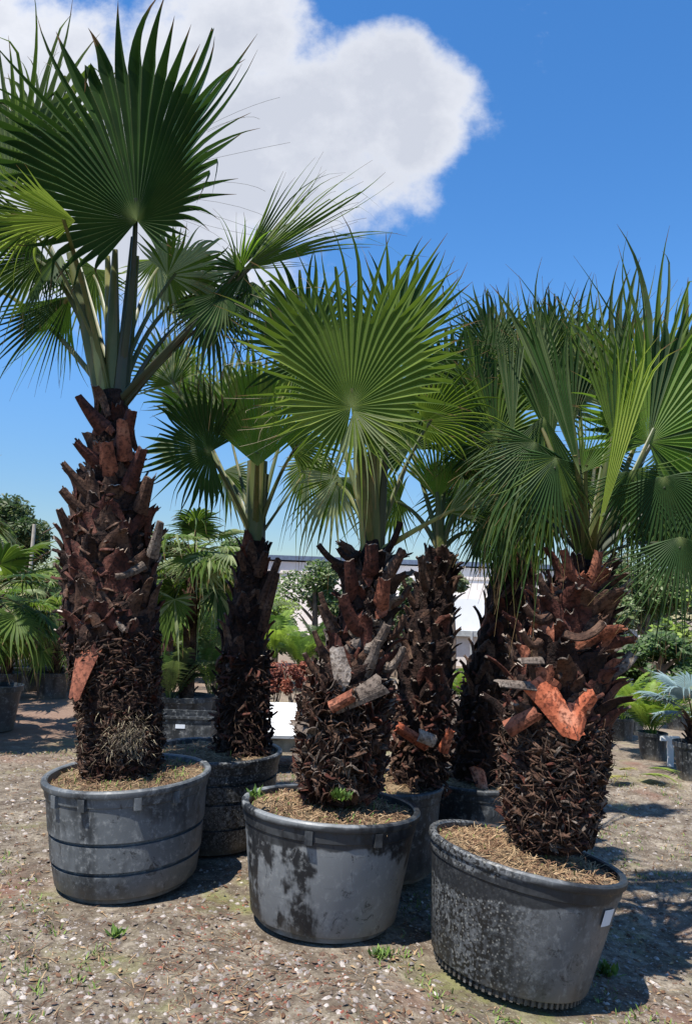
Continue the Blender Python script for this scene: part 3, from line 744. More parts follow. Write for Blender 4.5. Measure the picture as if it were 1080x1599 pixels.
    F(372, 432, -.36, 80, -30, .34, spread=60, N=8, mat='blade_bright', droop=.02, seed=7, ctrl=P(285, 520, Y - .2), side=.1, pet='petiole_dark')
    F(352, 455, -.32, 262, -15, .38, spread=150, N=24, mat='blade_dark', alt='blade_grey', altp=.4, droop=.3, seed=8, ctrl=P(285, 520, Y - .2), side=.2, pet='petiole_dark')
    F(245, 405, .45, 300, 10, .48, spread=250, N=36, mat='blade_pale', alt='blade_yellow', altp=.4, droop=.25, seed=9, ctrl=P(215, 450, Y + .3))
    F(150, 420, .45, 250, 10, .45, spread=230, N=32, mat='blade_yellow', alt='blade_mid', altp=.5, droop=.4, seed=10, ctrl=P(170, 470, Y + .3))
    F(300, 455, .2, 330, 10, .36, spread=230, N=30, mat='blade_grey', alt='blade_dark', altp=.5, droop=.45, seed=12, ctrl=P(230, 470, Y + .2))
    F(262, 430, .1, 20, 5, .52, spread=260, N=34, mat='blade_pale', alt='blade_mid', altp=.5, droop=.35, seed=113, ctrl=P(215, 500, Y + .1), kw_und=.07)
    F(325, 470, -.1, 285, 0, .42, nr=Vector((.2, -.7, .5)), spread=220, N=30, mat='blade_dark', alt='blade_grey', altp=.4, droop=.55, seed=114, ctrl=P(250, 500, Y), pet='petiole_dark', kw_und=.07)
    F(395, 440, -.3, 250, 0, .36, nr=Vector((-.2, -.7, .5)), spread=170, N=24, mat='blade_mid', alt='blade_dark', altp=.5, droop=.5, seed=115, ctrl=P(285, 520, Y - .2), pet='petiole_dark', kw_und=.07)
    F(378, 418, -.32, 60, 0, .80, spread=30, N=9, mat='blade_mid', alt='blade_dark', altp=.5, droop=.10, seed=116, ctrl=P(285, 520, Y - .2), pet='petiole_dark', join=.5, kw_und=.06)
    F(60, 350, -.2, 195, 0, .55, nr=Vector((.1, .5, .9)), spread=150, N=24, mat='blade_dark', alt='blade_yellow', altp=.35, droop=.2, seed=117, ctrl=P(130, 450, Y - .1))
    F(95, 395, 0, 240, 0, .45, nr=Vector((-.2, -.6, .6)), spread=160, N=24, mat='blade_dark', alt='blade_mid', altp=.35, droop=.5, seed=118, ctrl=P(130, 440, Y))
    F(60, 250, .6, 105, 10, .95, spread=200, N=30, mat='blade_mid', alt='blade_grey', altp=.5, droop=.1, seed=13, ctrl=P(140, 430, Y + .4))
    F(-60, 420, .3, 200, 5, .8, spread=220, N=32, mat='blade_dark', alt='blade_mid', altp=.3, droop=.3, seed=14, ctrl=P(60, 450, Y + .3))
    # young folded spears and petiole sheaf
    sb = MB([M['petiole'], M['petiole_yellow'], M['petiole_dark']])
    for (x0, x1, y1, w, m, dy) in [(172, 180, 390, 15, 0, 0), (188, 208, 370, 13, 2, -.04), (180, 168, 400, 14, 1, .05), (166, 108, 395, 15, 0, -.02), (163, 128, 425, 8, 1, -.06), (195, 215, 400, 10, 0, .08)]:
        pts = bez(P(lerp(x0, 178, .5), 672, Y + dy * .5), P(lerp(x0, x1, .4), 540, Y + dy), P(x1, y1, Y + dy), 8); q = w / F_PX * Y
        tube(sb, pts, [lerp(q, q * .3, (i / 7) ** 1.6) for i in range(8)], 8, .6, mi=m)
    sb.build('petiole_sheaf', root, root.location, True)
palm_left()

def palm_back_left():
    Y = 5.0
    sp = mkspine([(378, 1200, 44), (380, 1120, 44), (380, 1040, 42), (386, 950, 32), (394, 890, 26), (398, 845, 20)], Y)
    root = thing('fan_palm', sp.p[0], 'slim dark fan palm between left and middle palms, its fan upright and yellow-green', 'palm', GP)
    tr = trunk(root, sp, [(.02, .5, 420, .07, .016, .007, 1, (0, 0, 2, 1), 'chop'), (.02, .45, 700, .07, .002, .001, 1, (6, 6, 2), 'fibre'),
        (.4, .97, 60, .11, .045, .016, .35, (0, 0, 2, 1), 'boot')], seed=21)
    for (x0, y0, x1, y1) in [(405, 950, 435, 872), (408, 985, 432, 895), (385, 890, 372, 860), (400, 900, 415, 862)]:
        stub(root, tr, P(x0, y0, Y - .1), P(x1, y1, Y - .14), .035, .022, .022, 'boot_brown', .0, endmat='bark')
    cr = P(398, 850, Y)
    def F(px, py, dY, deg, back, R, nr=None, ctrl=None, **k):
        return frond(root, cr, P(px, py, Y + dY), img_dir(deg, back), nr or Vector((0, 1, .3)), R, ctrl=ctrl, **k)
    F(402, 728, -.42, 93, 3, .88, spread=120, N=30, mat='blade_yellow', alt='blade_bright', altp=.6, pw=.03, droop=.02, bow=.02, side=.25, fold=.5, join=.62, seed=21, ctrl=P(400, 790, Y), pet='petiole')
    F(330, 705, -.25, 158, 5, .52, spread=270, N=40, mat='blade_dark', pw=.018, droop=.06, side=.15, join=.6, seed=22, ctrl=P(365, 760, Y - .1), label='round dark shaded fan')
    F(345, 650, .35, 75, 8, .62, spread=240, N=36, mat='blade_pale', alt='blade_yellow', altp=.4, pw=.016, droop=.1, seed=23, ctrl=P(380, 760, Y + .2))
    F(482, 722, .1, 262, 10, .42, nr=Vector((0, -.4, 1)), spread=300, N=42, mat='blade_pale', alt='blade_yellow', altp=.4, pw=.018, droop=.55, seed=24, ctrl=P(430, 800, Y))
    F(350, 735, .3, 300, 8, .4, spread=200, N=26, mat='blade_mid', alt='blade_pale', altp=.5, droop=.3, seed=25)
    F(450, 640, .4, 60, 8, .6, spread=240, N=36, mat='blade_mid', alt='blade_pale', altp=.3, droop=.15, seed=26)
    F(300, 640, .4, 100, 5, .62, spread=200, N=30, mat='blade_pale', alt='blade_bright', altp=.5, droop=.1, seed=127, ctrl=P(360, 760, Y + .2), kw_und=.06)
    F(455, 700, -.1, 30, 0, .42, spread=220, N=28, mat='blade_mid', alt='blade_yellow', altp=.4, droop=.35, seed=128)
    F(270, 600, .3, 110, 5, .55, spread=200, N=30, mat='blade_pale', alt='blade_mid', altp=.5, droop=.15, seed=27, ctrl=P(350, 740, Y + .2))
    sb = MB([M['petiole'], M['petiole_dark']])
    for (x0, x1, y1, w, m) in [(398, 402, 720, 16, 0), (404, 410, 740, 10, 1)]:
        q = w / F_PX * Y; tube(sb, bez(P(x0, 870, Y), P(x0, 800, Y), P(x1, y1, Y), 6), [q] * 6, 8, .7, mi=m)
    sb.build('petiole_sheaf', root, root.location, True)
palm_back_left()

def palm_middle():
    Y = 3.88
    sp = mkspine([(530, 1245, 60), (530, 1190, 66), (536, 1130, 72), (548, 1070, 62), (560, 1010, 46), (571, 950, 35), (578, 905, 28), (582, 870, 24), (583, 843, 19)], Y)
    root = thing('fan_palm', sp.p[0], 'middle front fan palm with bulging lower trunk and one round green fan', 'palm', GP)
    tr = trunk(root, sp, [(.02, .43, 620, .070, .038, .020, .95, (2, 2, 2, 3, 1, 0), 'scale'), (.02, .40, 900, .045, .005, .001, 1, (6, 1, 2, 2), 'mat'), (.02, .42, 500, .07, .002, .001, 1, (6, 2), 'fibre'),
        (.40, .90, 58, .14, .075, .026, .55, (1, 2, 2, 0, 3), 'boot'), (.4, .9, 120, .07, .016, .008, 1, (0, 1, 2), 'chop')], seed=31, core=.82)
    S = lambda x0, y0, x1, y1, w0, w1, mt, d0=.15, d1=.24, th=.02, em='boot_grey', **k: stub(root, tr, P(x0, y0, Y - d0), P(x1, y1, Y - d1), w0, w1, th, mt, endmat=em, **k)
    S(522, 1108, 598, 1066, .026, .055, 'boot_grey', .215, .245, .010, 'boot_grey', label='pale broken leaf base lying across the trunk', up=.0, cup=.25)
    S(515, 1105, 552, 1085, .030, .03, 'boot_rust', .24, .265, .03, up=0)
    S(545, 1065, 525, 1010, .06, .035, 'boot_pale', .18, .2, .015, label='pale grey papery leaf base'); S(565, 1050, 590, 1000, .04, .02, 'boot_grey')
    S(552, 880, 497, 850, .022, .014, 'bark', .1, .15, .022, 'bark'); S(560, 862, 528, 855, .02, .013, 'bark', .1, .15, .02, 'bark')
    S(585, 915, 628, 858, .032, .022, 'boot_brown', .12, .2, .026, 'bark'); S(598, 860, 625, 815, .018, .016, 'bark', .05, .1, .024, 'bark')
    S(580, 900, 580, 850, .05, .03, 'boot_red'); S(555, 925, 545, 875, .045, .025, 'boot_red'); S(590, 950, 600, 905, .05, .03, 'boot_rust')
    S(565, 980, 535, 930, .045, .025, 'boot_red'); S(570, 1010, 605, 975, .03, .022, 'boot_grey'); S(540, 1000, 500, 945, .035, .014, 'boot_brown', .08, .12)
    S(530, 1040, 490, 985, .035, .012, 'boot_brown', .08, .12); S(525, 970, 500, 925, .03, .012, 'boot_brown', .08, .12); S(520, 1065, 475, 1020, .03, .012, 'boot_brown', .08, .12)
    S(600, 1040, 630, 1010, .03, .015, 'boot_grey', .1, .14); S(605, 990, 632, 960, .03, .014, 'boot_brown', .08, .12); S(600, 940, 640, 915, .028, .014, 'boot_brown', .08, .12)
    cr = P(583, 868, Y)
    def F(px, py, dY, deg, back, R, nr=None, ctrl=None, **k):
        return frond(root, cr, P(px, py, Y + dY), img_dir(deg, back), nr or Vector((0, 1, .3)), R, ctrl=ctrl, **k)
    F(548, 636, -.32, 90, 3, .98, spread=344, N=54, mat='blade_mid', alt='blade_yellow', altp=.12, pw=.022, droop=.05, bow=.04, side=.62, join=.50, fold=-.35, seed=31, ctrl=P(560, 730, Y - .25), threads=24, pleat=.6, label='round green fan facing the camera')
    F(552, 642, -.37, 300, -8, .46, spread=120, N=15, mat='blade_pale', alt='blade_yellow', altp=.5, pw=.016, droop=.30, seed=32, side=.2, join=.35, ctrl=P(575, 730, Y - .1))
    F(612, 560, .40, 80, 8, .80, spread=240, N=38, mat='blade_dark', alt='blade_mid', altp=.3, pw=.02, droop=.12, seed=33, threads=12)
    F(660, 660, .2, 20, 0, .5, spread=220, N=34, mat='blade_mid', alt='blade_yellow', altp=.3, droop=.25, seed=34, nr=Vector((-.3, .8, .6)))
    F(490, 560, .30, 120, 8, .75, spread=220, N=34, mat='blade_mid', alt='blade_dark', altp=.4, droop=.12, seed=35, threads=8)
    F(530, 745, .5, 240, 0, .4, spread=260, N=36, mat='blade_pale', alt='blade_mid', altp=.4, droop=.5, seed=36)
    F(700, 800, -.1, 30, 0, .35, spread=120, N=20, mat='blade_mid', alt='blade_pale', altp=.4, droop=.3, seed=37, pet='petiole_yellow', ctrl=P(640, 830, Y - .1))
    sb = MB([M['petiole'], M['petiole_yellow'], M['petiole_dark']])
    for (x0, x1, y1, w, m) in [(574, 562, 690, 11, 2), (586, 580, 690, 14, 0), (597, 602, 700, 9, 2), (590, 590, 710, 5, 1), (565, 553, 640, 9, 1)]:
        q = w / F_PX * Y; tube(sb, bez(P(lerp(x0, 583, .5), 895, Y), P(x0, 790, Y - .05), P(x1, y1, Y - .1), 8), [lerp(q, q * .45, i / 7) for i in range(8)], 8, .6, mi=m)
    sb.build('petiole_sheaf', root, root.location, True)
palm_middle()

def palm_back_mid():
    Y = 4.65
    sp = mkspine([(650, 1250, 42), (658, 1160, 48), (663, 1060, 48), (670, 980, 42), (678, 920, 34), (686, 860, 24)], Y)
    root = thing('fan_palm', sp.p[0], 'dark fan palm behind the middle one, orange torn leaf bases low on its trunk', 'palm', GP)
    tr = trunk(root, sp, [(.02, .4, 350, .07, .016, .008, 1, (0, 2, 2, 1), 'chop'), (.02, .4, 300, .07, .002, .001, 1, (6, 2), 'fibre'),
        (.2, .97, 130, .10, .048, .016, .5, (0, 0, 2, 1), 'boot')], seed=41)
    S = lambda x0, y0, x1, y1, w0, w1, mt, d0=.15, d1=.24, **k: stub(root, tr, P(x0, y0, Y - d0), P(x1, y1, Y - d1), w0, w1, .02, mt, **k)
    S(668, 1165, 620, 1135, .035, .03, 'boot_orange', .25, .32, endmat='boot_orange', up=0, label='bright orange torn leaf base')
    S(680, 1158, 655, 1148, .035, .035, 'boot_pale', .27, .33, endmat='boot_pale', up=0)
    S(690, 1175, 705, 1140, .035, .02, 'boot_orange', .25, .3, endmat='boot_orange', up=0, label='bright orange torn leaf base')
    S(668, 920, 655, 870, .03, .014, 'boot_brown'); S(690, 930, 715, 900, .028, .012, 'boot_brown', .05, .1); S(655, 950, 628, 900, .028, .01, 'boot_brown', .05, .1)
    cr = P(687, 865, Y)
    def F(px, py, dY, deg, back, R, nr=None, **k):
        return frond(root, cr, P(px, py, Y + dY), img_dir(deg, back), nr or Vector((0, 1, .3)), R, **k)
    F(682, 780, 0, 92, 5, .5, spread=110, N=20, mat='blade_bright', alt='blade_yellow', altp=.4, droop=.03, seed=41, pw=.03, side=.2)
    F(640, 700, .2, 120, 0, .6, spread=260, N=36, mat='blade_dark', alt='blade_mid', altp=.4, droop=.2, seed=42)
    F(735, 750, .1, 40, 0, .55, spread=280, N=36, mat='blade_dark', alt='blade_mid', altp=.3, droop=.3, seed=43)
    F(700, 640, .4, 80, 5, .75, spread=260, N=40, mat='blade_dark', alt='blade_grey', altp=.3, droop=.15, seed=44, threads=8)
    F(625, 780, .1, 200, 0, .38, spread=260, N=32, mat='blade_mid', alt='blade_yellow', altp=.3, droop=.4, seed=45)
    F(745, 830, .2, 320, 0, .35, spread=220, N=28, mat='blade_dark', alt='blade_mid', altp=.3, droop=.5, seed=46)
palm_back_mid()

def palm_back_right():
    Y = 5.15
    sp = mkspine([(740, 1270, 46), (750, 1180, 48), (764, 1080, 48), (784, 990, 44), (800, 920, 42), (810, 850, 34)], Y)
    root = thing('fan_palm', sp.p[0], 'shaded fan palm leaning just behind the right front palm, orange chip at its foot', 'palm', GP)
    tr = trunk(root, sp, [(.02, .5, 300, .07, .016, .008, 1, (0, 0, 2, 1), 'chop'), (.3, .97, 90, .13, .055, .018, .45, (0, 0, 2, 1), 'boot')], seed=51)
    stub(root, tr, P(744, 1195, Y - .17), P(758, 1248, Y - .27), .05, .03, .012, 'boot_orange', 0, label='orange torn leaf base', endmat='boot_orange')
    cr = P(812, 860, Y)
    def F(px, py, dY, deg, back, R, nr=None, **k):
        return frond(root, cr, P(px, py, Y + dY), img_dir(deg, back), nr or Vector((0, 1, .3)), R, **k)
    F(776, 684, -.6, 112, 5, .66, spread=320, N=48, mat='blade_dark', alt='blade_mid', altp=.35, droop=.12, seed=51, pw=.02)
    F(800, 600, .2, 100, 5, .85, spread=150, N=28, mat='blade_pale', alt='blade_grey', altp=.5, droop=.03, seed=52, threads=16)
    F(750, 560, -.2, 118, 0, .72, spread=22, N=5, mat='blade_dark', droop=.0, seed=53, side=.1, join=.2)
    F(850, 640, .2, 75, 5, .85, spread=240, N=36, mat='blade_grey', alt='blade_dark', altp=.4, droop=.1, seed=54, threads=8)
    F(800, 740, -.4, 262, 0, .62, spread=130, N=30, mat='blade_dark', alt='blade_mid', altp=.3, droop=.3, seed=55)
    F(850, 760, -.3, 272, 0, .55, spread=110, N=26, mat='blade_dark', alt='blade_grey', altp=.35, droop=.3, seed=56)
    F(720, 640, -.1, 130, 0, .6, spread=260, N=38, mat='blade_dark', alt='blade_mid', altp=.3, droop=.2, seed=58)
    F(800, 760, -.5, 255, 0, .5, nr=Vector((0, -.5, .8)), spread=190, N=36, mat='blade_dark', alt='blade_mid', altp=.3, droop=.45, seed=59)
    F(860, 560, .1, 85, 0, .6, spread=200, N=30, mat='blade_dark', alt='blade_grey', altp=.3, droop=.1, seed=60)
    F(745, 620, -.3, 100, 0, .62, spread=120, N=20, mat='blade_dark', alt='blade_mid', altp=.3, droop=.06, seed=158, fold=.5, kw_und=.08)
    F(822, 690, -.6, 262, 0, .52, nr=Vector((.3, -.7, .5)), spread=180, N=34, mat='blade_dark', alt='blade_mid', altp=.25, droop=.4, seed=159, pet='petiole_dark')
    F(745, 700, -.3, 240, 0, .48, nr=Vector((-.3, -.7, .5)), spread=200, N=34, mat='blade_dark', alt='blade_mid', altp=.35, droop=.4, seed=160, pet='petiole_dark')
    F(770, 560, .1, 95, 0, .6, spread=180, N=30, mat='blade_dark', alt='blade_grey', altp=.3, droop=.1, seed=161, kw_und=.08)
    F(730, 760, .1, 215, 0, .45, spread=240, N=32, mat='blade_dark', alt='blade_mid', altp=.3, droop=.4, seed=57)
palm_back_right()

def palm_right():
    Y = 3.6
    sp = mkspine([(862, 1320, 56), (860, 1270, 72), (862, 1200, 82), (866, 1120, 84), (876, 1050, 80), (886, 990, 66), (895, 950, 52), (906, 915, 40), (914, 876, 29)], Y)
    root = thing('fan_palm', sp.p[0], 'right front fan palm with thick trunk and bright orange torn bark', 'palm', GP)
    tr = trunk(root, sp, [(.02, .43, 800, .06, .028, .014, .75, (2, 2, 0, 1, 3), 'scale'), (.02, .43, 2300, .050, .0055, .001, 1, (6, 2, 2, 0, 2), 'mat'), (.02, .45, 380, .075, .002, .001, 1, (6, 2, 6), 'fibre'),
        (.38, .92, 105, .145, .075, .024, .60, (0, 1, 1, 2, 2, 5), 'boot'), (.4, .9, 200, .07, .016, .008, 1, (0, 1, 2), 'chop'),
        (.84, .97, 18, .09, .04, .015, .4, (5, 5, 1), 'boot')], seed=61, core=.84)
    S = lambda x0, y0, x1, y1, w0, w1, mt, d0=.24, d1=.30, th=.018, em='boot_pale', **k: stub(root, tr, P(x0, y0, Y - d0), P(x1, y1, Y - d1), w0, w1, th, mt, endmat=em, **k)
    S(835, 1060, 898, 1150, .07, .045, 'boot_orange', .235, .275, .012, 'boot_orange', label='large orange strip of torn leaf base hanging diagonally', up=-.01, cup=.3, ragged=.7)
    S(905, 1100, 900, 1145, .05, .03, 'boot_orange', .255, .275, .012, 'boot_orange', up=0, ragged=.8); S(898, 1118, 925, 1085, .045, .03, 'boot_orange', .25, .28, .012, 'boot_orange', up=0, ragged=.8)
    S(790, 1140, 840, 1112, .04, .03, 'boot_rust', .2, .25, .012, 'boot_rust', up=0); S(865, 1060, 850, 1040, .05, .04, 'boot_rust', .22, .24, .012)
    S(930, 1040, 985, 1020, .045, .030, 'boot_grey', .12, .14, .016, nrm=Vector((0, -.5, 1))); S(835, 1068, 778, 1064, .034, .026, 'boot_grey', .22, .3, .014, nrm=Vector((0, -.5, 1)), up=0)
    S(845, 1028, 812, 1030, .028, .020, 'boot_grey', .24, .29, .012, nrm=Vector((0, -.5, 1)), up=0); S(845, 1000, 815, 985, .02, .014, 'boot_brown', .22, .28, .02)
    S(925, 920, 985, 905, .02, .010, 'boot_pale', .06, .08, .018, nrm=Vector((0, -.5, 1))); S(930, 975, 980, 965, .022, .012, 'boot_brown', .08, .1, .018, nrm=Vector((0, -.5, 1)))
    S(880, 985, 940, 970, .030, .022, 'boot_brown', .24, .27, .02, nrm=Vector((0, -.5, 1))); S(925, 885, 960, 862, .024, .01, 'boot_brown', .06, .08, .018)
    S(905, 900, 880, 858, .035, .02, 'boot_rust', .14, .18); S(920, 905, 935, 860, .035, .02, 'boot_rust', .15, .2); S(930, 950, 965, 935, .025, .012, 'boot_red', .1, .12)
    S(870, 935, 840, 895, .03, .016, 'boot_brown', .15, .2); S(860, 960, 820, 945, .028, .015, 'boot_brown', .15, .2)
    cr = P(916, 882, Y)
    def F(px, py, dY, deg, back, R, nr=None, ctrl=None, **k):
        return frond(root, cr, P(px, py, Y + dY), img_dir(deg, back), nr or Vector((0, 1, .3)), R, ctrl=ctrl, **k)
    F(932, 835, -.42, 76, 0, .93, spread=13, N=7, mat='blade_lime', alt='blade_yellow', altp=.25, pw=.03, droop=0, bow=0, side=.03, join=.96, seed=61, ctrl=P(928, 835, Y - .1), st=3, label='young yellow-green folded fan', ragged=.06)
    F(905, 742, -.32, 103, 3, .95, spread=20, N=8, mat='blade_dark', alt='blade_grey', altp=.5, pw=.024, droop=0, bow=0, side=.1, join=.8, seed=62, ctrl=P(912, 800, Y - .15), nr=Vector((.4, 1, 0)), label='dark folded upright fan')
    F(908, 738, -.30, 62, 0, .42, spread=95, N=14, mat='blade_bright', alt='blade_mid', altp=.3, pw=.018, droop=.1, side=.2, join=.25, seed=63, ctrl=P(912, 790, Y - .2))
    F(1012, 690, .05, 66, 5, .80, spread=290, N=42, mat='blade_bright', alt='blade_dark', altp=.3, pw=.022, droop=.08, side=.5, join=.55, seed=64, ctrl=P(960, 800, Y - .05))
    F(1020, 640, .25, 84, 3, 1.05, spread=120, N=16, mat='blade_mid', alt='blade_grey', altp=.3, pw=.022, droop=.0, side=.35, join=.4, seed=65, ctrl=P(960, 780, Y + .1))
    F(1062, 838, -.35, 268, 0, .48, nr=Vector((0, -.6, .8)), spread=170, N=30, mat='blade_dark', pw=.016, droop=.25, side=.2, seed=66, ctrl=P(990, 830, Y - .2), pet='petiole_dark', join=.3)
    F(1030, 735, .2, 265, 5, .45, spread=170, N=30, mat='blade_grey', alt='blade_dark', altp=.4, pw=.02, droop=.35, seed=67)
    F(800, 690, -.15, 92, 2, .68, spread=24, N=9, mat='blade_grey', alt='blade_dark', altp=.5, pw=.02, droop=0, bow=0, side=.1, join=.75, seed=168, ctrl=P(870, 790, Y - .1), nr=Vector((-.3, 1, 0)))
    F(960, 700, -.05, 95, 2, .75, spread=30, N=9, mat='blade_mid', alt='blade_dark', altp=.5, pw=.02, droop=0, bow=0, side=.1, join=.6, seed=169, nr=Vector((.5, 1, 0)))
    F(835, 610, .3, 85, 5, .62, spread=120, N=24, mat='blade_grey', alt='blade_mid', altp=.4, pw=.02, droop=.08, fold=.6, seed=68, ctrl=P(880, 740, Y + .2))
    F(848, 650, .05, 262, 0, .62, spread=110, N=24, mat='blade_dark', alt='blade_mid', altp=.3, pw=.02, droop=.25, seed=69, ctrl=P(870, 720, Y))
    F(960, 640, .4, 80, 5, .85, spread=200, N=34, mat='blade_grey', alt='blade_pale', altp=.4, pw=.02, droop=.05, seed=70, threads=12)
    F(905, 620, .5, 98, 5, .72, spread=200, N=34, mat='blade_mid', alt='blade_dark', altp=.5, pw=.02, droop=.08, seed=71)
    F(1060, 790, .35, 340, 0, .5, spread=260, N=34, mat='blade_dark', alt='blade_mid', altp=.4, pw=.02, droop=.4, seed=72)
    F(860, 780, .3, 215, 0, .42, spread=240, N=30, mat='blade_dark', alt='blade_mid', altp=.3, pw=.02, droop=.4, seed=73)
    for k, (px, py, dy, dg, R_, m1, m2) in enumerate([(820, 720, -.1, 250, .46, 'blade_dark', 'blade_mid'), (870, 740, .25, 262, .42, 'blade_mid', 'blade_dark'), (985, 745, .15, 285, .45, 'blade_dark', 'blade_grey'),
            (1040, 700, .4, 300, .5, 'blade_dark', 'blade_mid'), (930, 700, .5, 270, .5, 'blade_dark', 'blade_mid'), (1090, 760, -.1, 250, .55, 'blade_dark', 'blade_dark'), (790, 770, .2, 230, .42, 'blade_dark', 'blade_grey'), (1010, 800, .3, 290, .38, 'blade_dark', 'blade_mid'),
            (868, 715, -.28, 258, .44, 'blade_dark', 'blade_mid'), (985, 735, -.25, 283, .42, 'blade_dark', 'blade_mid'), (835, 690, -.2, 245, .5, 'blade_dark', 'blade_grey'), (1035, 745, -.3, 280, .46, 'blade_dark', 'blade_dark'), (905, 760, .2, 265, .34, 'blade_dark', 'blade_mid')]):
        F(px, py, dy, dg, 0, R_, nr=Vector((rnd.uniform(-.5, .5), -.7, .5)), spread=210, N=34, mat=m1, alt=m2, altp=.35, pw=.017, droop=.5, seed=200 + k, pet='petiole_dark', join=.4, kw_und=.07)
    for k, (px, py, dy, dg, R_, sp_, m1) in enumerate([(860, 690, .2, 95, .75, 60, 'blade_dark'), (980, 680, .3, 88, .8, 70, 'blade_mid'), (895, 660, .35, 100, .75, 90, 'blade_dark'), (1050, 660, .35, 75, .9, 100, 'blade_mid')]):
        F(px, py, dy, dg, 0, R_, spread=sp_, N=14, mat=m1, alt='blade_grey', altp=.3, pw=.02, droop=.03, seed=220 + k, pet='petiole_dark', join=.5, kw_und=.09, fold=.4)
    F(960, 760, .35, 300, 0, .42, spread=240, N=32, mat='blade_mid', alt='blade_dark', altp=.5, pw=.02, droop=.4, seed=74)
palm_right()

# ------------------------------------------------------------------ background
def gpx(px, Y):                       # ground point below picture column px at depth Y
    d = ray(px, 1000); x = d.x * Y / d.y
    return Vector((x, Y, gh(x, Y)))
def crown_leaves(mb, c, rx, ry, rz, n, size, seed=0, nm=1, lobes=9):
    r = random.Random(seed); L = []
    for i in range(lobes):
        a = r.random() * 6.28; e = r.uniform(-.7, 1.2); q = r.uniform(.45, .8)
        L.append((Vector((math.cos(a) * math.cos(e) * rx * q, math.sin(a) * math.cos(e) * ry * q, math.sin(e) * rz * q)), r.uniform(.3, .5)))
    for i in range(n):
        o, q = L[r.randrange(lobes)]; d = Vector((r.gauss(0, 1), r.gauss(0, 1), r.gauss(0, 1))).normalized() * (r.random() ** .4)
        p = c + o + Vector((d.x * rx * q, d.y * ry * q, d.z * rz * q))
        a = Vector((r.uniform(-1, 1), r.uniform(-1, 1), r.uniform(-.7, .7))).normalized(); b = a.orthogonal().normalized(); s = size * r.uniform(.5, 1.3)
        mb.add([p - a * s, p + b * s * .38, p + a * s, p - b * s * .38], [(0, 1, 2, 3)], r.randrange(nm))
def tree(px, Y, z0, z1, rx, mats, n, size, label, seed=0, group='trees standing behind the nursery'):
    b = gpx(px, Y); root = thing('tree', b, label, 'tree', group)
    tb = MB(M['bark_tree']); top = b + Vector((0, 0, (z0 + z1) / 2))
    tube(tb, bez(b, b + Vector((.1, 0, z0 * .5)), top, 8), [lerp(.16, .05, i / 7) for i in range(8)], 9)
    r = random.Random(seed)
    for i in range(7):
        a = r.random() * 6.28; st = b + Vector((0, 0, lerp(z0 * .6, (z0 + z1) / 2, r.random())))
        e = st + Vector((math.cos(a) * rx * .7, math.sin(a) * rx * .7, (z1 - z0) * .3)); tube(tb, bez(st, (st + e) * .5 + Vector((0, 0, .1)), e, 5), [.05, .04, .03, .02, .012], 6)
    tb.build('trunk', root, b, True)
    mb = MB([M[m] for m in mats]); crown_leaves(mb, b + Vector((0, 0, (z0 + z1) / 2)), rx, rx, (z1 - z0) / 2, n, size, seed, len(mats)); mb.build('crown', root, b)
    return root
def zof(px, py, Y): return P(px, py, Y).z
def small_pot(b, R, H, mat, label, group='small black pots of young plants at the back', cat='plant pot'):
    root = thing('plant_pot', b, label, cat, group); mb = MB(mat)
    revolve(mb, [(R * .78, 0), (R * .93, H * .86), (R, H * .87), (R, H * .99), (R * .95, H), (R * .92, H * .9), (R * .0, H * .88)], b, Vector((0, 0, 1)), 24, 0, None, True)
    mb.build('pot_wall', root, b, True); return root
def pinnate(mb, p0, d, L, sag, n=26, ll=.3, w=.012, mi=0, r=rnd):
    h = Vector((d.x, d.y, 0)); h = h.normalized() if h.length > .01 else Vector((1, 0, 0)); pts = []
    p1 = p0 + d * L * .55; p2 = p0 + d * L * .85 + h * L * .15 + Vector((0, 0, -sag * L)); pts = bez(p0, p1, p2, 9); tube(mb, pts, [w * .6 * (1 - i / 10) for i in range(9)], 4, mi=mi)
    for i in range(n):
        t = .22 + .76 * i / n; q = p0 * ((1 - t) ** 2) + p1 * (2 * t * (1 - t)) + p2 * (t * t); tn = (p1 * (1 - t) - p0 * (1 - t) + (p2 - p1) * t).normalized()
        for sgn in (-1, 1):
            s = tn.cross(Vector((0, 0, 1))); s = (s.normalized() if s.length > .01 else Vector((0, 1, 0))) * sgn
            l = ll * math.sin(math.pi * (.15 + .8 * (i / n))) * r.uniform(.8, 1.1); dd = (s * .8 + tn * .55 + Vector((0, 0, .25))).normalized()
            e = q + dd * l + Vector((0, 0, -l * .35)); md = q + dd * l * .5; ww = tn * w
            mb.add([q - ww * .5, q + ww * .5, md + ww, md - ww, e], [(0, 1, 2, 3), (3, 2, 4)], mi)
def feather_palm(b, H, n, L, ll, mats, label, seed=0, stem=.0, group='bushy young palms in pots at the back', w=.012, up=(50, 88), sag=(.05, .35), cat='palm'):
    r = random.Random(seed); root = thing('feather_palm', b, label, cat, group)
    if stem > 0:
        tb = MB(M['bark_tree']); tube(tb, [b, b + Vector((0, 0, stem * .5)), b + Vector((0, 0, stem))], [.09, .08, .06], 10); tb.build('stem', root, b, True)
    mb = MB([M[m] for m in mats])
    for i in range(n):
        a = i * 2.4 + r.uniform(-.3, .3); e = math.radians(r.uniform(*up)); d = Vector((math.cos(a) * math.cos(e), math.sin(a) * math.cos(e), math.sin(e)))
        pinnate(mb, b + Vector((r.uniform(-.04, .04), r.uniform(-.04, .04), stem)), d, L * r.uniform(.6, 1.1), r.uniform(*sag), 24, ll, w, r.randrange(len(mats)), r)
    mb.build('foliage', root, b); return root
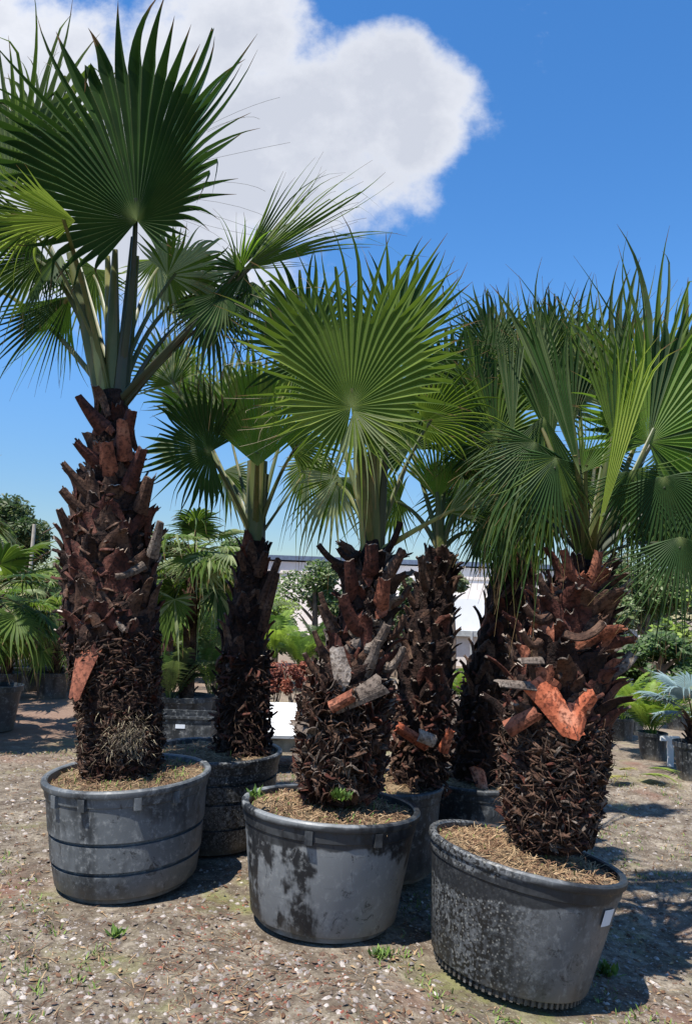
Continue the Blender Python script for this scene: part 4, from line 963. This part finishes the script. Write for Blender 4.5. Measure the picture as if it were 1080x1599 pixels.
def mini_fan_palm(b, stem, n, R, mats, label, seed=0, rt=.08, group='fan palms growing further back', elr=(-20, 85), pl=.6):
    r = random.Random(seed); root = thing('fan_palm', b, label, 'palm', group)
    tb = MB([M['boot_brown'], M['bark']])
    tube(tb, [b, b + Vector((0, 0, stem * .5)), b + Vector((0, 0, stem))], [rt * 1.1, rt, rt * .7], 10)
    for k in range(40):
        a = k * 2.4; z = stem * (k + .5) / 40; o = Vector((math.cos(a), math.sin(a), 0)); c = b + Vector((0, 0, z)) + o * rt * .8
        plate(tb, bez(c, c + Vector((0, 0, .08)) + o * .02, c + Vector((0, 0, .12)) + o * .07, 4), [.03, .03, .025, .015], o, .012, .3, k % 2)
    tb.build('trunk', root, b)
    cr = b + Vector((0, 0, stem))
    for i in range(n):
        kw = dict(mat=r.choice(mats), alt=r.choice(mats), altp=.4, spread=r.uniform(220, 310), N=24, st=3, droop=r.uniform(.15, .45), seed=seed * 31 + i, pw=.012)
        auto_frond(root, cr, i * 137.5 + r.uniform(-20, 20), r.uniform(*elr), pl * r.uniform(.7, 1.2), R * r.uniform(.8, 1.15), **kw)
    return root

# warehouse
def warehouse():
    Y = 30; a = P(352, 864, Y); b_ = P(1010, 900, Y)
    zt = (P(430, 866, Y).z + P(750, 884, Y).z) / 2; x0, x1 = a.x, b_.x
    b = Vector(((x0 + x1) / 2, Y, 0)); root = thing('warehouse', b, 'long low beige warehouse with dark roof edge behind the yard', 'building')
    tiltc = 0.0
    w = MB([M['wall_beige']]); box(w, Vector(((x0 + x1) / 2, Y + 4, zt / 2 - .1)), Vector(((x1 - x0) / 2, 0, 0)), Vector((0, 4, 0)), Vector((0, 0, zt / 2 - .08)))
    w.build('wall', root, b)
    rf = MB(M['roof_dark']); box(rf, Vector(((x0 + x1) / 2, Y + 4, zt - .03)), Vector(((x1 - x0) / 2 + .15, 0, 0)), Vector((0, 4.15, 0)), Vector((0, 0, .09))); rf.build('roof', root, b)
    bd = MB(M['wall_low']); box(bd, Vector(((x0 + x1) / 2, Y - .03, zt - .62)), Vector(((x1 - x0) / 2, 0, 0)), Vector((0, .02, 0)), Vector((0, 0, .03))); bd.build('wall_rail', root, b)
    for px in (432, 600, 768, 930):
        q = P(px, 900, Y); dp = MB(M['metal']); tube(dp, [Vector((q.x, Y - .08, 0)), Vector((q.x, Y - .08, zt - .1))], [.06, .06], 8); dp.build('downpipe', root, b)
warehouse()
def tunnel(px0, px1, pyt, pyb, Y, label):
    a = P(px0, pyb, Y); c = P(px1, pyb, Y); top = P((px0 + px1) / 2, pyt, Y).z; eave = a.z
    b = Vector(((a.x + c.x) / 2, Y, 0)); root = thing('greenhouse_tunnel', b, label, 'greenhouse', 'white covered greenhouse tunnels')
    hw = (c.x - a.x) / 2; mb = MB(M['membrane']); n = 16; ln = 9; vs = []
    for k in range(10):
        for i in range(n + 1):
            t = math.pi * i / n; vs.append(Vector((b.x - math.cos(t) * hw, Y + k, eave + (top - eave) * math.sin(t) * (1 - .03 * (k % 2)))))
    mb.add(vs, [(k * (n + 1) + i, k * (n + 1) + i + 1, (k + 1) * (n + 1) + i + 1, (k + 1) * (n + 1) + i) for k in range(9) for i in range(n)] + [tuple(range(n + 1))]); mb.build('cover', root, b, True)
    gt = MB(M['metal']); box(gt, Vector((b.x, Y - .05, eave - .08)), Vector((hw + .1, 0, 0)), Vector((0, .06, 0)), Vector((0, 0, .07))); gt.build('gutter', root, b)
    wl = MB(M['wall_low']); box(wl, Vector((b.x, Y + 4.5, eave / 2 - .1)), Vector((hw, 0, 0)), Vector((0, 4.4, 0)), Vector((0, 0, eave / 2 - .06))); wl.build('side_wall', root, b)
    for i in range(5):
        x = b.x - hw + 2 * hw * i / 4; ps = MB(M['metal']); tube(ps, [Vector((x, Y - .12, 0)), Vector((x, Y - .12, eave))], [.04, .04], 6); ps.build('post', root, b)
tunnel(640, 830, 935, 982, 21, 'white arched greenhouse cover seen between the back trunks')
tunnel(925, 1000, 965, 1012, 17, 'small white greenhouse cover right of the right front trunk')

# left background
tree(15, 24, zof(15, 905, 24), zof(15, 778, 24), 1.6, ['leaf_dark', 'leaf_olive', 'leaf_dark'], 9000, .10, 'round dark tree at the far left edge behind a pale pole', seed=3)
tree(-150, 26, 2.0, 5.0, 3.0, ['leaf_dark', 'leaf_olive'], 5000, .15, 'broad dark tree beyond the left edge', seed=4)
pl = MB(M['wood_pole']); pb_ = gpx(38, 18); tube(pl, [pb_, pb_ + Vector((0, 0, zof(38, 818, 18)))], [.05, .045], 8); tag(pl.build('pole', None, pb_, True), 'slim pale pole standing before the dark round tree', 'pole')
tree(95, 28, .8, zof(95, 870, 28), 1.2, ['leaf_pale', 'leaf_olive'], 3000, .10, 'pale grey-green shrub tree beside the dark round tree', seed=5)
mini_fan_palm(gpx(-45, 8.5), zof(0, 960, 8.5), 20, .42, ['blade_mid', 'blade_bright', 'blade_yellow', 'blade_dark'], 'bushy fan palm cut off by the left edge', seed=6, rt=.16)
mini_fan_palm(gpx(60, 12.5), zof(60, 960, 12.5), 22, .42, ['blade_mid', 'blade_yellow', 'blade_pale', 'blade_bright'], 'yellow-green fan palm standing left of the tall trunk', seed=7, rt=.10)
mini_fan_palm(gpx(5, 14), zof(20, 985, 14), 12, .6, ['blade_dark', 'blade_mid'], 'dark fan palm in the back row at far left', seed=8, rt=.10)
mini_fan_palm(gpx(-90, 10), zof(0, 800, 10), 12, .6, ['blade_grey', 'blade_mid', 'blade_pale'], 'taller fan palm whose fronds poke in over the left edge', seed=9, rt=.12)
sp0 = small_pot(gpx(25, 12.2), .26, .38, M['pot_black'], 'black pot in the far left row, leftmost one')
for i, (px, Y, s, lb) in enumerate([(50, 12.3, 1, 'black pot in the far left row under the yellow-green palm'), (78, 12.6, 1, 'black pot in the far left row, second from the tall trunk'), (100, 12.4, 1, 'black pot in the far left row, next to the tall trunk'),
        (-5, 8.6, 1.3, 'large black pot cut by the left edge')]):
    c = copy_tree(sp0); c.location = gpx(px, Y); c.scale = (s, s, s); c['label'] = lb
feather_palm(gpx(78, 13.2), 1, 16, 1.1, .30, ['leaf_olive', 'leaf_pale'], 'olive feathery palm left of the tall trunk', seed=12, stem=.4)
feather_palm(gpx(100, 14), 1, 16, 1.3, .35, ['leaf_lime', 'leaf_green'], 'yellow-green feathery palm just left of the tall trunk', seed=13, stem=.7)
def work_item():
    b = gpx(14, 9.6) ; b.z += .0; root = thing('strap_roll', b, 'yellow and grey roll lying on the ground at the left edge', 'roll')
    for nm, m, xa, xb, r_ in (('yellow_half', 'hivis', -.13, .03, .10), ('grey_half', 'rubber_grey', .03, .15, .115)):
        mb = MB(M[m]); pts = [b + Vector((xa, 0, .11)), b + Vector((xa + .015, 0, .11)), b + Vector((xb - .015, 0, .11)), b + Vector((xb, 0, .11))]; tube(mb, pts, [r_ * .85, r_, r_, r_ * .85], 20, nrm=Vector((0, 0, 1))); mb.build(nm, root, b, True)
    mb = MB(M['rubber_grey']); tube(mb, bez(b + Vector((-.06, 0, .2)), b + Vector((0, 0, .26)), b + Vector((.06, 0, .2)), 6), [.01] * 6, 6); mb.build('handle', root, b, True)
work_item()

# between the left palms
mini_fan_palm(gpx(296, 8.8), zof(296, 870, 8.8), 34, .50, ['blade_dark', 'blade_mid', 'blade_pale', 'blade_mid'], 'bushy drooping fan palm behind the gap right of the tall trunk', seed=15, rt=.085, elr=(-75, 60), pl=.5)
feather_palm(gpx(300, 11.5), 1, 22, 1.9, .5, ['leaf_green', 'leaf_olive', 'leaf_lime'], 'olive green feathery palm filling the gap behind the tall trunk', seed=16, stem=.5)
feather_palm(gpx(345, 13), 1, 18, 2.1, .5, ['leaf_olive', 'leaf_green'], 'feathery palm behind the slim dark trunk', seed=17, stem=.6)
tree(300, 22, .6, zof(300, 880, 22), 1.9, ['leaf_olive', 'leaf_dark', 'leaf_green'], 7000, .12, 'dense olive shrub filling the gap behind the tall trunk', seed=18)
tree(365, 26, 1.2, zof(365, 830, 26), 1.0, ['leaf_green', 'leaf_olive'], 3500, .12, 'small bright green tree behind the slim dark trunk', seed=19)
def black_crate():
    b = gpx(300, 7.4); root = thing('black_tub', b, 'square black container with pale sticker behind the tall trunk', 'container')
    mb = MB(M['pot_black']); w, d, h, t = .27, .2, .40, .012
    for c, X, Yv, Z in ((Vector((0, -d, h / 2)), (w, 0, 0), (0, t, 0), (0, 0, h / 2)), (Vector((0, d, h / 2)), (w, 0, 0), (0, t, 0), (0, 0, h / 2)), (Vector((-w + t, 0, h / 2)), (t, 0, 0), (0, d - t * 1.2, 0), (0, 0, h / 2 - .002)), (Vector((w - t, 0, h / 2)), (t, 0, 0), (0, d - t * 1.2, 0), (0, 0, h / 2 - .002)), (Vector((0, 0, .05)), (w - 2.2 * t, 0, 0), (0, d - 2 * t, 0), (0, 0, t))):
        box(mb, b + c, Vector(X), Vector(Yv), Vector(Z))
    mb.build('crate_body', root, b)
    r_ = MB(M['pot_black']); 
    for sy in (-1, 1): box(r_, b + Vector((0, sy * (d + .012), h + .012)), Vector((w + .02, 0, 0)), Vector((0, .02, 0)), Vector((0, 0, .011)))
    r_.build('rim', root, b)
    s_ = MB(M['sticker']); box(s_, b + Vector((-.02, -d - t - .004, h - .07)), Vector((.045, 0, 0)), Vector((0, .002, 0)), Vector((0, 0, .018))); s_.build('sticker', root, b)
black_crate()
feather_palm(gpx(272, 8.6), 1, 20, 1.0, .24, ['leaf_green', 'leaf_olive', 'leaf_dark'], 'dark green feathery plant touching the tall trunk, above the square container', seed=116, stem=.35, w=.010)
feather_palm(gpx(335, 9.2), 1, 20, 1.15, .26, ['leaf_olive', 'leaf_lime', 'leaf_green'], 'yellowish feathery plant beside the slim dark trunk', seed=117, stem=.4, w=.010)
mini_fan_palm(gpx(262, 10.5), zof(262, 900, 10.5), 22, .45, ['blade_yellow', 'blade_mid', 'blade_dark'], 'yellow-green fan palm peeking out beside the tall trunk', seed=118, rt=.08, elr=(-60, 70), pl=.45)
c = copy_tree(sp0); c.location = gpx(296, 8.8); c.scale = (1.3, 1.3, 1.2); c['label'] = 'black pot of the drooping palm behind the square container'

for k, (px, Y, py, n_, R_, mats_, lb) in enumerate([(15, 11.2, 975, 20, .42, ['blade_dark', 'blade_mid'], 'dark fan palm in the row of black pots, near the left edge'),
        (92, 11.6, 985, 20, .38, ['blade_dark', 'blade_mid', 'blade_yellow'], 'short fan palm in the row of black pots, touching the tall trunk'), (-20, 7.6, 930, 22, .5, ['blade_dark', 'blade_mid'], 'near dark fan palm cut off by the left edge'),
        (70, 15, 905, 20, .5, ['blade_grey', 'blade_yellow', 'blade_mid'], 'tall pale fan palm rising behind the black pot row')]):
    mini_fan_palm(gpx(px, Y), zof(px, py, Y), n_, R_, mats_, lb, seed=130 + k, rt=.08, elr=(-50, 75), pl=.45)
for k, (px, Y) in enumerate([(12, 11.2), (88, 11.5), (62, 13.2), (35, 13.4)]):
    c = copy_tree(sp0); c.location = gpx(px, Y); c['label'] = ['black pot of the dark fan palm in the far left row', 'black pot of the short fan palm beside the tall trunk', 'black pot in the second far left row, nearer the tall trunk', 'black pot in the second far left row, nearer the left edge'][k]
# low bushes that close the view between the trunks
for (px, Y, py, rx, mats_, lb) in [(20, 17, 955, 1.2, ['leaf_dark', 'leaf_green'], 'dark low bush under the round dark tree at far left'), (75, 16, 935, 1.0, ['leaf_olive', 'leaf_lime'], 'olive low bush behind the black pots at far left'),
        (-60, 15, 930, 1.2, ['leaf_dark', 'leaf_olive'], 'dark low bush beyond the left edge'), (255, 15, 905, .9, ['leaf_dark', 'leaf_green', 'leaf_olive'], 'green bush touching the right side of the tall trunk'), (330, 14.5, 925, .8, ['leaf_olive', 'leaf_lime', 'leaf_dark'], 'olive bush between the tall and the slim trunk'),
        (395, 17, 945, .9, ['leaf_dark', 'leaf_olive'], 'dark bush behind the slim trunk'), (545, 16, 960, .9, ['leaf_dark', 'leaf_olive'], 'dark bush behind the middle trunk'), (650, 18, 985, .8, ['leaf_dark', 'leaf_green'], 'dark bush behind the dark back trunk'),
        (820, 16, 960, 1.0, ['leaf_dark', 'leaf_olive'], 'dark bush behind the shaded leaning trunk'), (955, 13.5, 985, .8, ['leaf_green', 'leaf_dark'], 'green bush at the right side of the right front trunk')]:
    tree(px, Y, .05, zof(px, py, Y), rx, mats_, 4200, .075, lb, seed=int(px) + 300, group='bushes closing the view behind the palms')
# red plants
r = random.Random(5)
for i, px in enumerate((412, 436, 460, 484)):
    b = gpx(px, 11.2 + .3 * (i % 2)); lb = ['reddish leafy shrub nearest the slim dark trunk', 'reddish leafy shrub second from the slim dark trunk', 'reddish leafy shrub third from the slim dark trunk', 'reddish leafy shrub touching the middle trunk edge'][i]
    root = thing('red_shrub', b, lb, 'shrub', 'red-leaved shrubs in a row behind the white board')
    sb = MB(M['bark_tree'])
    for k in range(6): 
        e = b + Vector((r.uniform(-.15, .15), r.uniform(-.1, .1), .55)); tube(sb, [b + Vector((r.uniform(-.05, .05), 0, 0)), e], [.008, .005], 5)
    sb.build('stem', root, b)
    mb = MB([M['leaf_red'], M['leaf_red'], M['boot_rust']]); crown_leaves(mb, b + Vector((0, 0, .42)), .24, .22, .34, 900, .035, 40 + i, 3, 7); mb.build('foliage', root, b)
# white board on bench
def bench():
    b = gpx(440, 6.9); root = thing('concrete_bench', b, 'low grey-beige concrete bench carrying the white board', 'bench')
    a1 = P(385, 1150, 6.9); zt = a1.z - .01; x0, x1 = P(392, 1150, 6.9).x, P(520, 1150, 6.9).x
    mb = MB(M['concrete']); box(mb, Vector(((x0 + x1) / 2, 7.2, zt - .06)), Vector(((x1 - x0) / 2, 0, 0)), Vector((0, .28, 0)), Vector((0, 0, .06)))
    mb.build('bench_top', root, b)
    for x in (x0 + .07, x1 - .12):
        lg = MB(M['concrete']); h = (zt - .122) / 2; box(lg, Vector((x, 7.2, h)), Vector((.05, 0, 0)), Vector((0, .24, 0)), Vector((0, 0, h))); lg.build('leg', root, b)
    bc = Vector(((x0 + x1) / 2 - .02, 7.22, zt + .022)); mb = MB(M['white']); box(mb, bc, Vector(((x1 - x0) / 2 + .01, 0, 0)), Vector((0, .36, .10)), Vector((0, -.004, .014)))
    bc2 = mb.build('white_board', None, bc); bc2.location.z += .10; tag(bc2, 'bright white board lying tilted on the bench left of the middle trunk', 'board')
bench()
# shrubs behind, centre-left
tree(488, 20, zof(488, 985, 20), zof(488, 865, 20), 1.0, ['leaf_olive', 'leaf_pale', 'leaf_green'], 5200, .08, 'grey-green rounded tree in front of the beige warehouse', seed=31)
feather_palm(gpx(430, 14.5), 1, 20, 1.3, .35, ['leaf_lime', 'leaf_green'], 'lime green feathery palm before the warehouse', seed=32, stem=.5)
feather_palm(gpx(470, 13.5), 1, 20, 1.15, .32, ['leaf_green', 'leaf_lime', 'leaf_olive'], 'green feathery palm right of the lime one, behind the red shrubs', seed=33, stem=.35)
feather_palm(gpx(505, 15), 1, 20, 1.2, .3, ['leaf_olive', 'leaf_green'], 'olive feathery palm half hidden by the middle trunk', seed=34, stem=.4)
tree(425, 19, .7, zof(425, 925, 19), .7, ['leaf_lime', 'leaf_pale'], 2500, .07, 'yellow-green shrub at the foot of the warehouse', seed=35)
tree(702, 19, zof(702, 950, 19), zof(702, 885, 19), .55, ['leaf_olive', 'leaf_pale', 'leaf_dark'], 3500, .09, 'olive tree between the two dark back trunks', seed=36)
tree(620, 17, zof(620, 1010, 17), zof(620, 900, 17), .6, ['leaf_olive', 'leaf_dark'], 2200, .08, 'dark shrub glimpsed right of the middle trunk', seed=37)
feather_palm(gpx(726, 9.8), 1, 20, .60, .20, ['leaf_green', 'leaf_lime'], 'small bright green feathery plant between the back trunks', seed=38, stem=.32, w=.008)
c = copy_tree(sp0); c.location = gpx(726, 9.8); c.scale = (.75, .75, .75); c['label'] = 'black pot of the small feathery plant between the back trunks'
def wood_block(px0, px1, pyt, Y, label, d=.3):
    a = P(px0, pyt, Y); c_ = P(px1, pyt, Y); zt = a.z; b = Vector(((a.x + c_.x) / 2, Y, gh((a.x + c_.x) / 2, Y))); root = thing('wooden_crate', b, label, 'crate', 'weathered wooden crates between the back trunks')
    hw = (c_.x - a.x) / 2; n = 4; h = zt - b.z
    for k in range(n):
        mb = MB(M['wood']); z = h * (k + .5) / n
        box(mb, b + Vector((0, 0, z)), Vector((hw, 0, 0)), Vector((0, .012, 0)), Vector((0, 0, h / n / 2 - .008))); mb.build('slat', root, b)
    mb = MB(M['wood']); box(mb, b + Vector((0, d, h / 2 - .02)), Vector((hw * .97, 0, 0)), Vector((0, d - .02, 0)), Vector((0, 0, h / 2 - .025))); mb.build('crate_body', root, b)
wood_block(688, 738, 1092, 7.4, 'weathered grey-brown crate between the two back trunks')
wood_block(694, 716, 1122, 6.2, 'small upright brown crate in front of the other crate', .08)

# right background
tree(1010, 17, .3, zof(1010, 868, 17), 1.5, ['leaf_green', 'leaf_olive', 'leaf_pale'], 8000, .09, 'green rounded tree right of the right front palm', seed=51)
tree(1085, 15, .2, zof(1080, 890, 15), 1.2, ['leaf_olive', 'leaf_dark', 'leaf_lime'], 6000, .09, 'yellow-green tree cut by the right edge', seed=52)
tree(975, 24, .5, zof(975, 885, 24), 1.6, ['leaf_pale', 'leaf_green'], 5000, .12, 'hazy pale tree glimpsed beside the right front trunk', seed=53)
tree(1130, 22, .5, 3.4, 2.4, ['leaf_dark', 'leaf_green'], 5000, .12, 'broad dark tree beyond the right edge', seed=54)
tree(1030, 12.5, .3, zof(1040, 985, 12.5), .8, ['leaf_dark', 'leaf_green'], 3500, .07, 'dark bush behind the bright feathery palms on the right', seed=55)
feather_palm(gpx(1015, 8.3), 1, 26, .85, .22, ['leaf_lime', 'leaf_green', 'leaf_lime'], 'bright green feathery palm in a grey pot at the right', seed=56, stem=.22, w=.009)
feather_palm(gpx(970, 9.4), 1, 22, .8, .22, ['leaf_green', 'leaf_lime'], 'green feathery palm close beside the right front trunk', seed=57, stem=.25, w=.009)
feather_palm(gpx(1055, 10.5), 1, 22, .8, .22, ['leaf_green', 'leaf_olive'], 'green feathery palm behind the white T-shaped marker', seed=58, stem=.25, w=.009)
c = copy_tree(sp0); c.location = gpx(1015, 8.3); c.scale = (.62, .62, .75); c['label'] = 'black pot of the bright feathery palm at the right'
c = copy_tree(sp0); c.location = gpx(968, 9.4); c.scale = (.6, .6, .7); c['label'] = 'black pot next to the right front trunk'
c = copy_tree(sp0); c.location = gpx(985, 10.0); c.scale = (.6, .6, .7); c['label'] = 'black pot between the two green feathery palms at the right'
c = copy_tree(sp0); c.location = gpx(1055, 10.5); c.scale = (.7, .7, .7); c['label'] = 'black pot behind the white T-shaped marker'
c = copy_tree(sp0); c.location = gpx(1078, 7.5); c.scale = (.75, .75, .95); c['label'] = 'black pot of the silvery palm at the right edge'
mini_fan_palm(gpx(1078, 7.5), .55, 10, .38, ['blade_blue'], 'silvery blue fan palm at the right edge', seed=59, rt=.05, elr=(10, 85), pl=.35)
def marker():
    b = gpx(1042, 8.0); root = thing('white_marker', b, 'white T-shaped marker post right of the feathery palm pot', 'marker')
    mb = MB(M['white']); box(mb, b + Vector((0, 0, .13)), Vector((.03, 0, 0)), Vector((0, .012, 0)), Vector((0, 0, .13))); mb.build('post', root, b)
    mb = MB(M['white']); box(mb, b + Vector((0, 0, .285)), Vector((.10, 0, 0)), Vector((0, .018, 0)), Vector((0, 0, .024))); mb.build('crossbar', root, b)
marker()
def dead_fronds():
    b = gpx(985, 7.3); mb = MB([M['blade_dead'], M['blade_yellow']])
    for k, (dx, deg, R) in enumerate([(0, 150, .34), (.1, 20, .38), (-.08, 80, .22), (.18, -10, .3)]):
        fan(mb, b + Vector((dx - .05, 0, .05 + .03 * k)), Vector((math.cos(math.radians(deg)), -.3, .18)), Vector((0, .25, 1)), R, 120, N=16, droop=.25, seed=90 + k, mi=k % 2, st=3)
    tag(mb.build('cut_fronds', None, b), 'heap of yellowed cut fronds on the ground right of the right front trunk', 'cut fronds')
dead_fronds()

def weed_clump(c, n, sz, label):
    root = thing('weed', c, label, 'weed', 'small green weeds'); r = random.Random(int(c.x * 100) + 7); mb = MB([M['weed'], M['leaf_green']])
    for k in range(n):
        a = r.random() * 6.28; el = r.uniform(.3, 1.3); l = sz * r.uniform(.5, 1.2); d = Vector((math.cos(a) * math.cos(el), math.sin(a) * math.cos(el), math.sin(el))); w = Vector((-math.sin(a), math.cos(a), 0)) * l * .16
        p = c + Vector((r.gauss(0, sz * .3), r.gauss(0, sz * .3), -.004)); m = p + d * l * .55; mb.add([p, m - w, m + w, p + d * l], [(0, 1, 3, 2)], k % 2)
    mb.build('foliage', root, c)
def gp2(px, py):
    d = ray(px, py); t = -1.5 / d.z; p = CAM + d * t
    for _ in range(4): t = (gh(p.x, p.y) - 1.5) / d.z; p = CAM + d * t
    return p
weed_clump(gp2(592, 1494), 60, .05, 'green weed between the middle tub and the tilted tub')
weed_clump(gp2(945, 1520), 70, .06, 'green weed on the ground at the right of the tilted tub')
weed_clump(gp2(575, 1375) , 30, .03, 'tiny green weed close behind the middle tub') if False else None
weed_clump(P(530, 1246, 3.62), 70, .055, 'green weed sprouting from the soil of the middle tub')
weed_clump(P(398, 1243, 3.72), 40, .05, 'green weed at the left rim inside the middle tub')
weed_clump(gp2(180, 1462), 40, .05, 'yellow-green weed in front of the left tub')
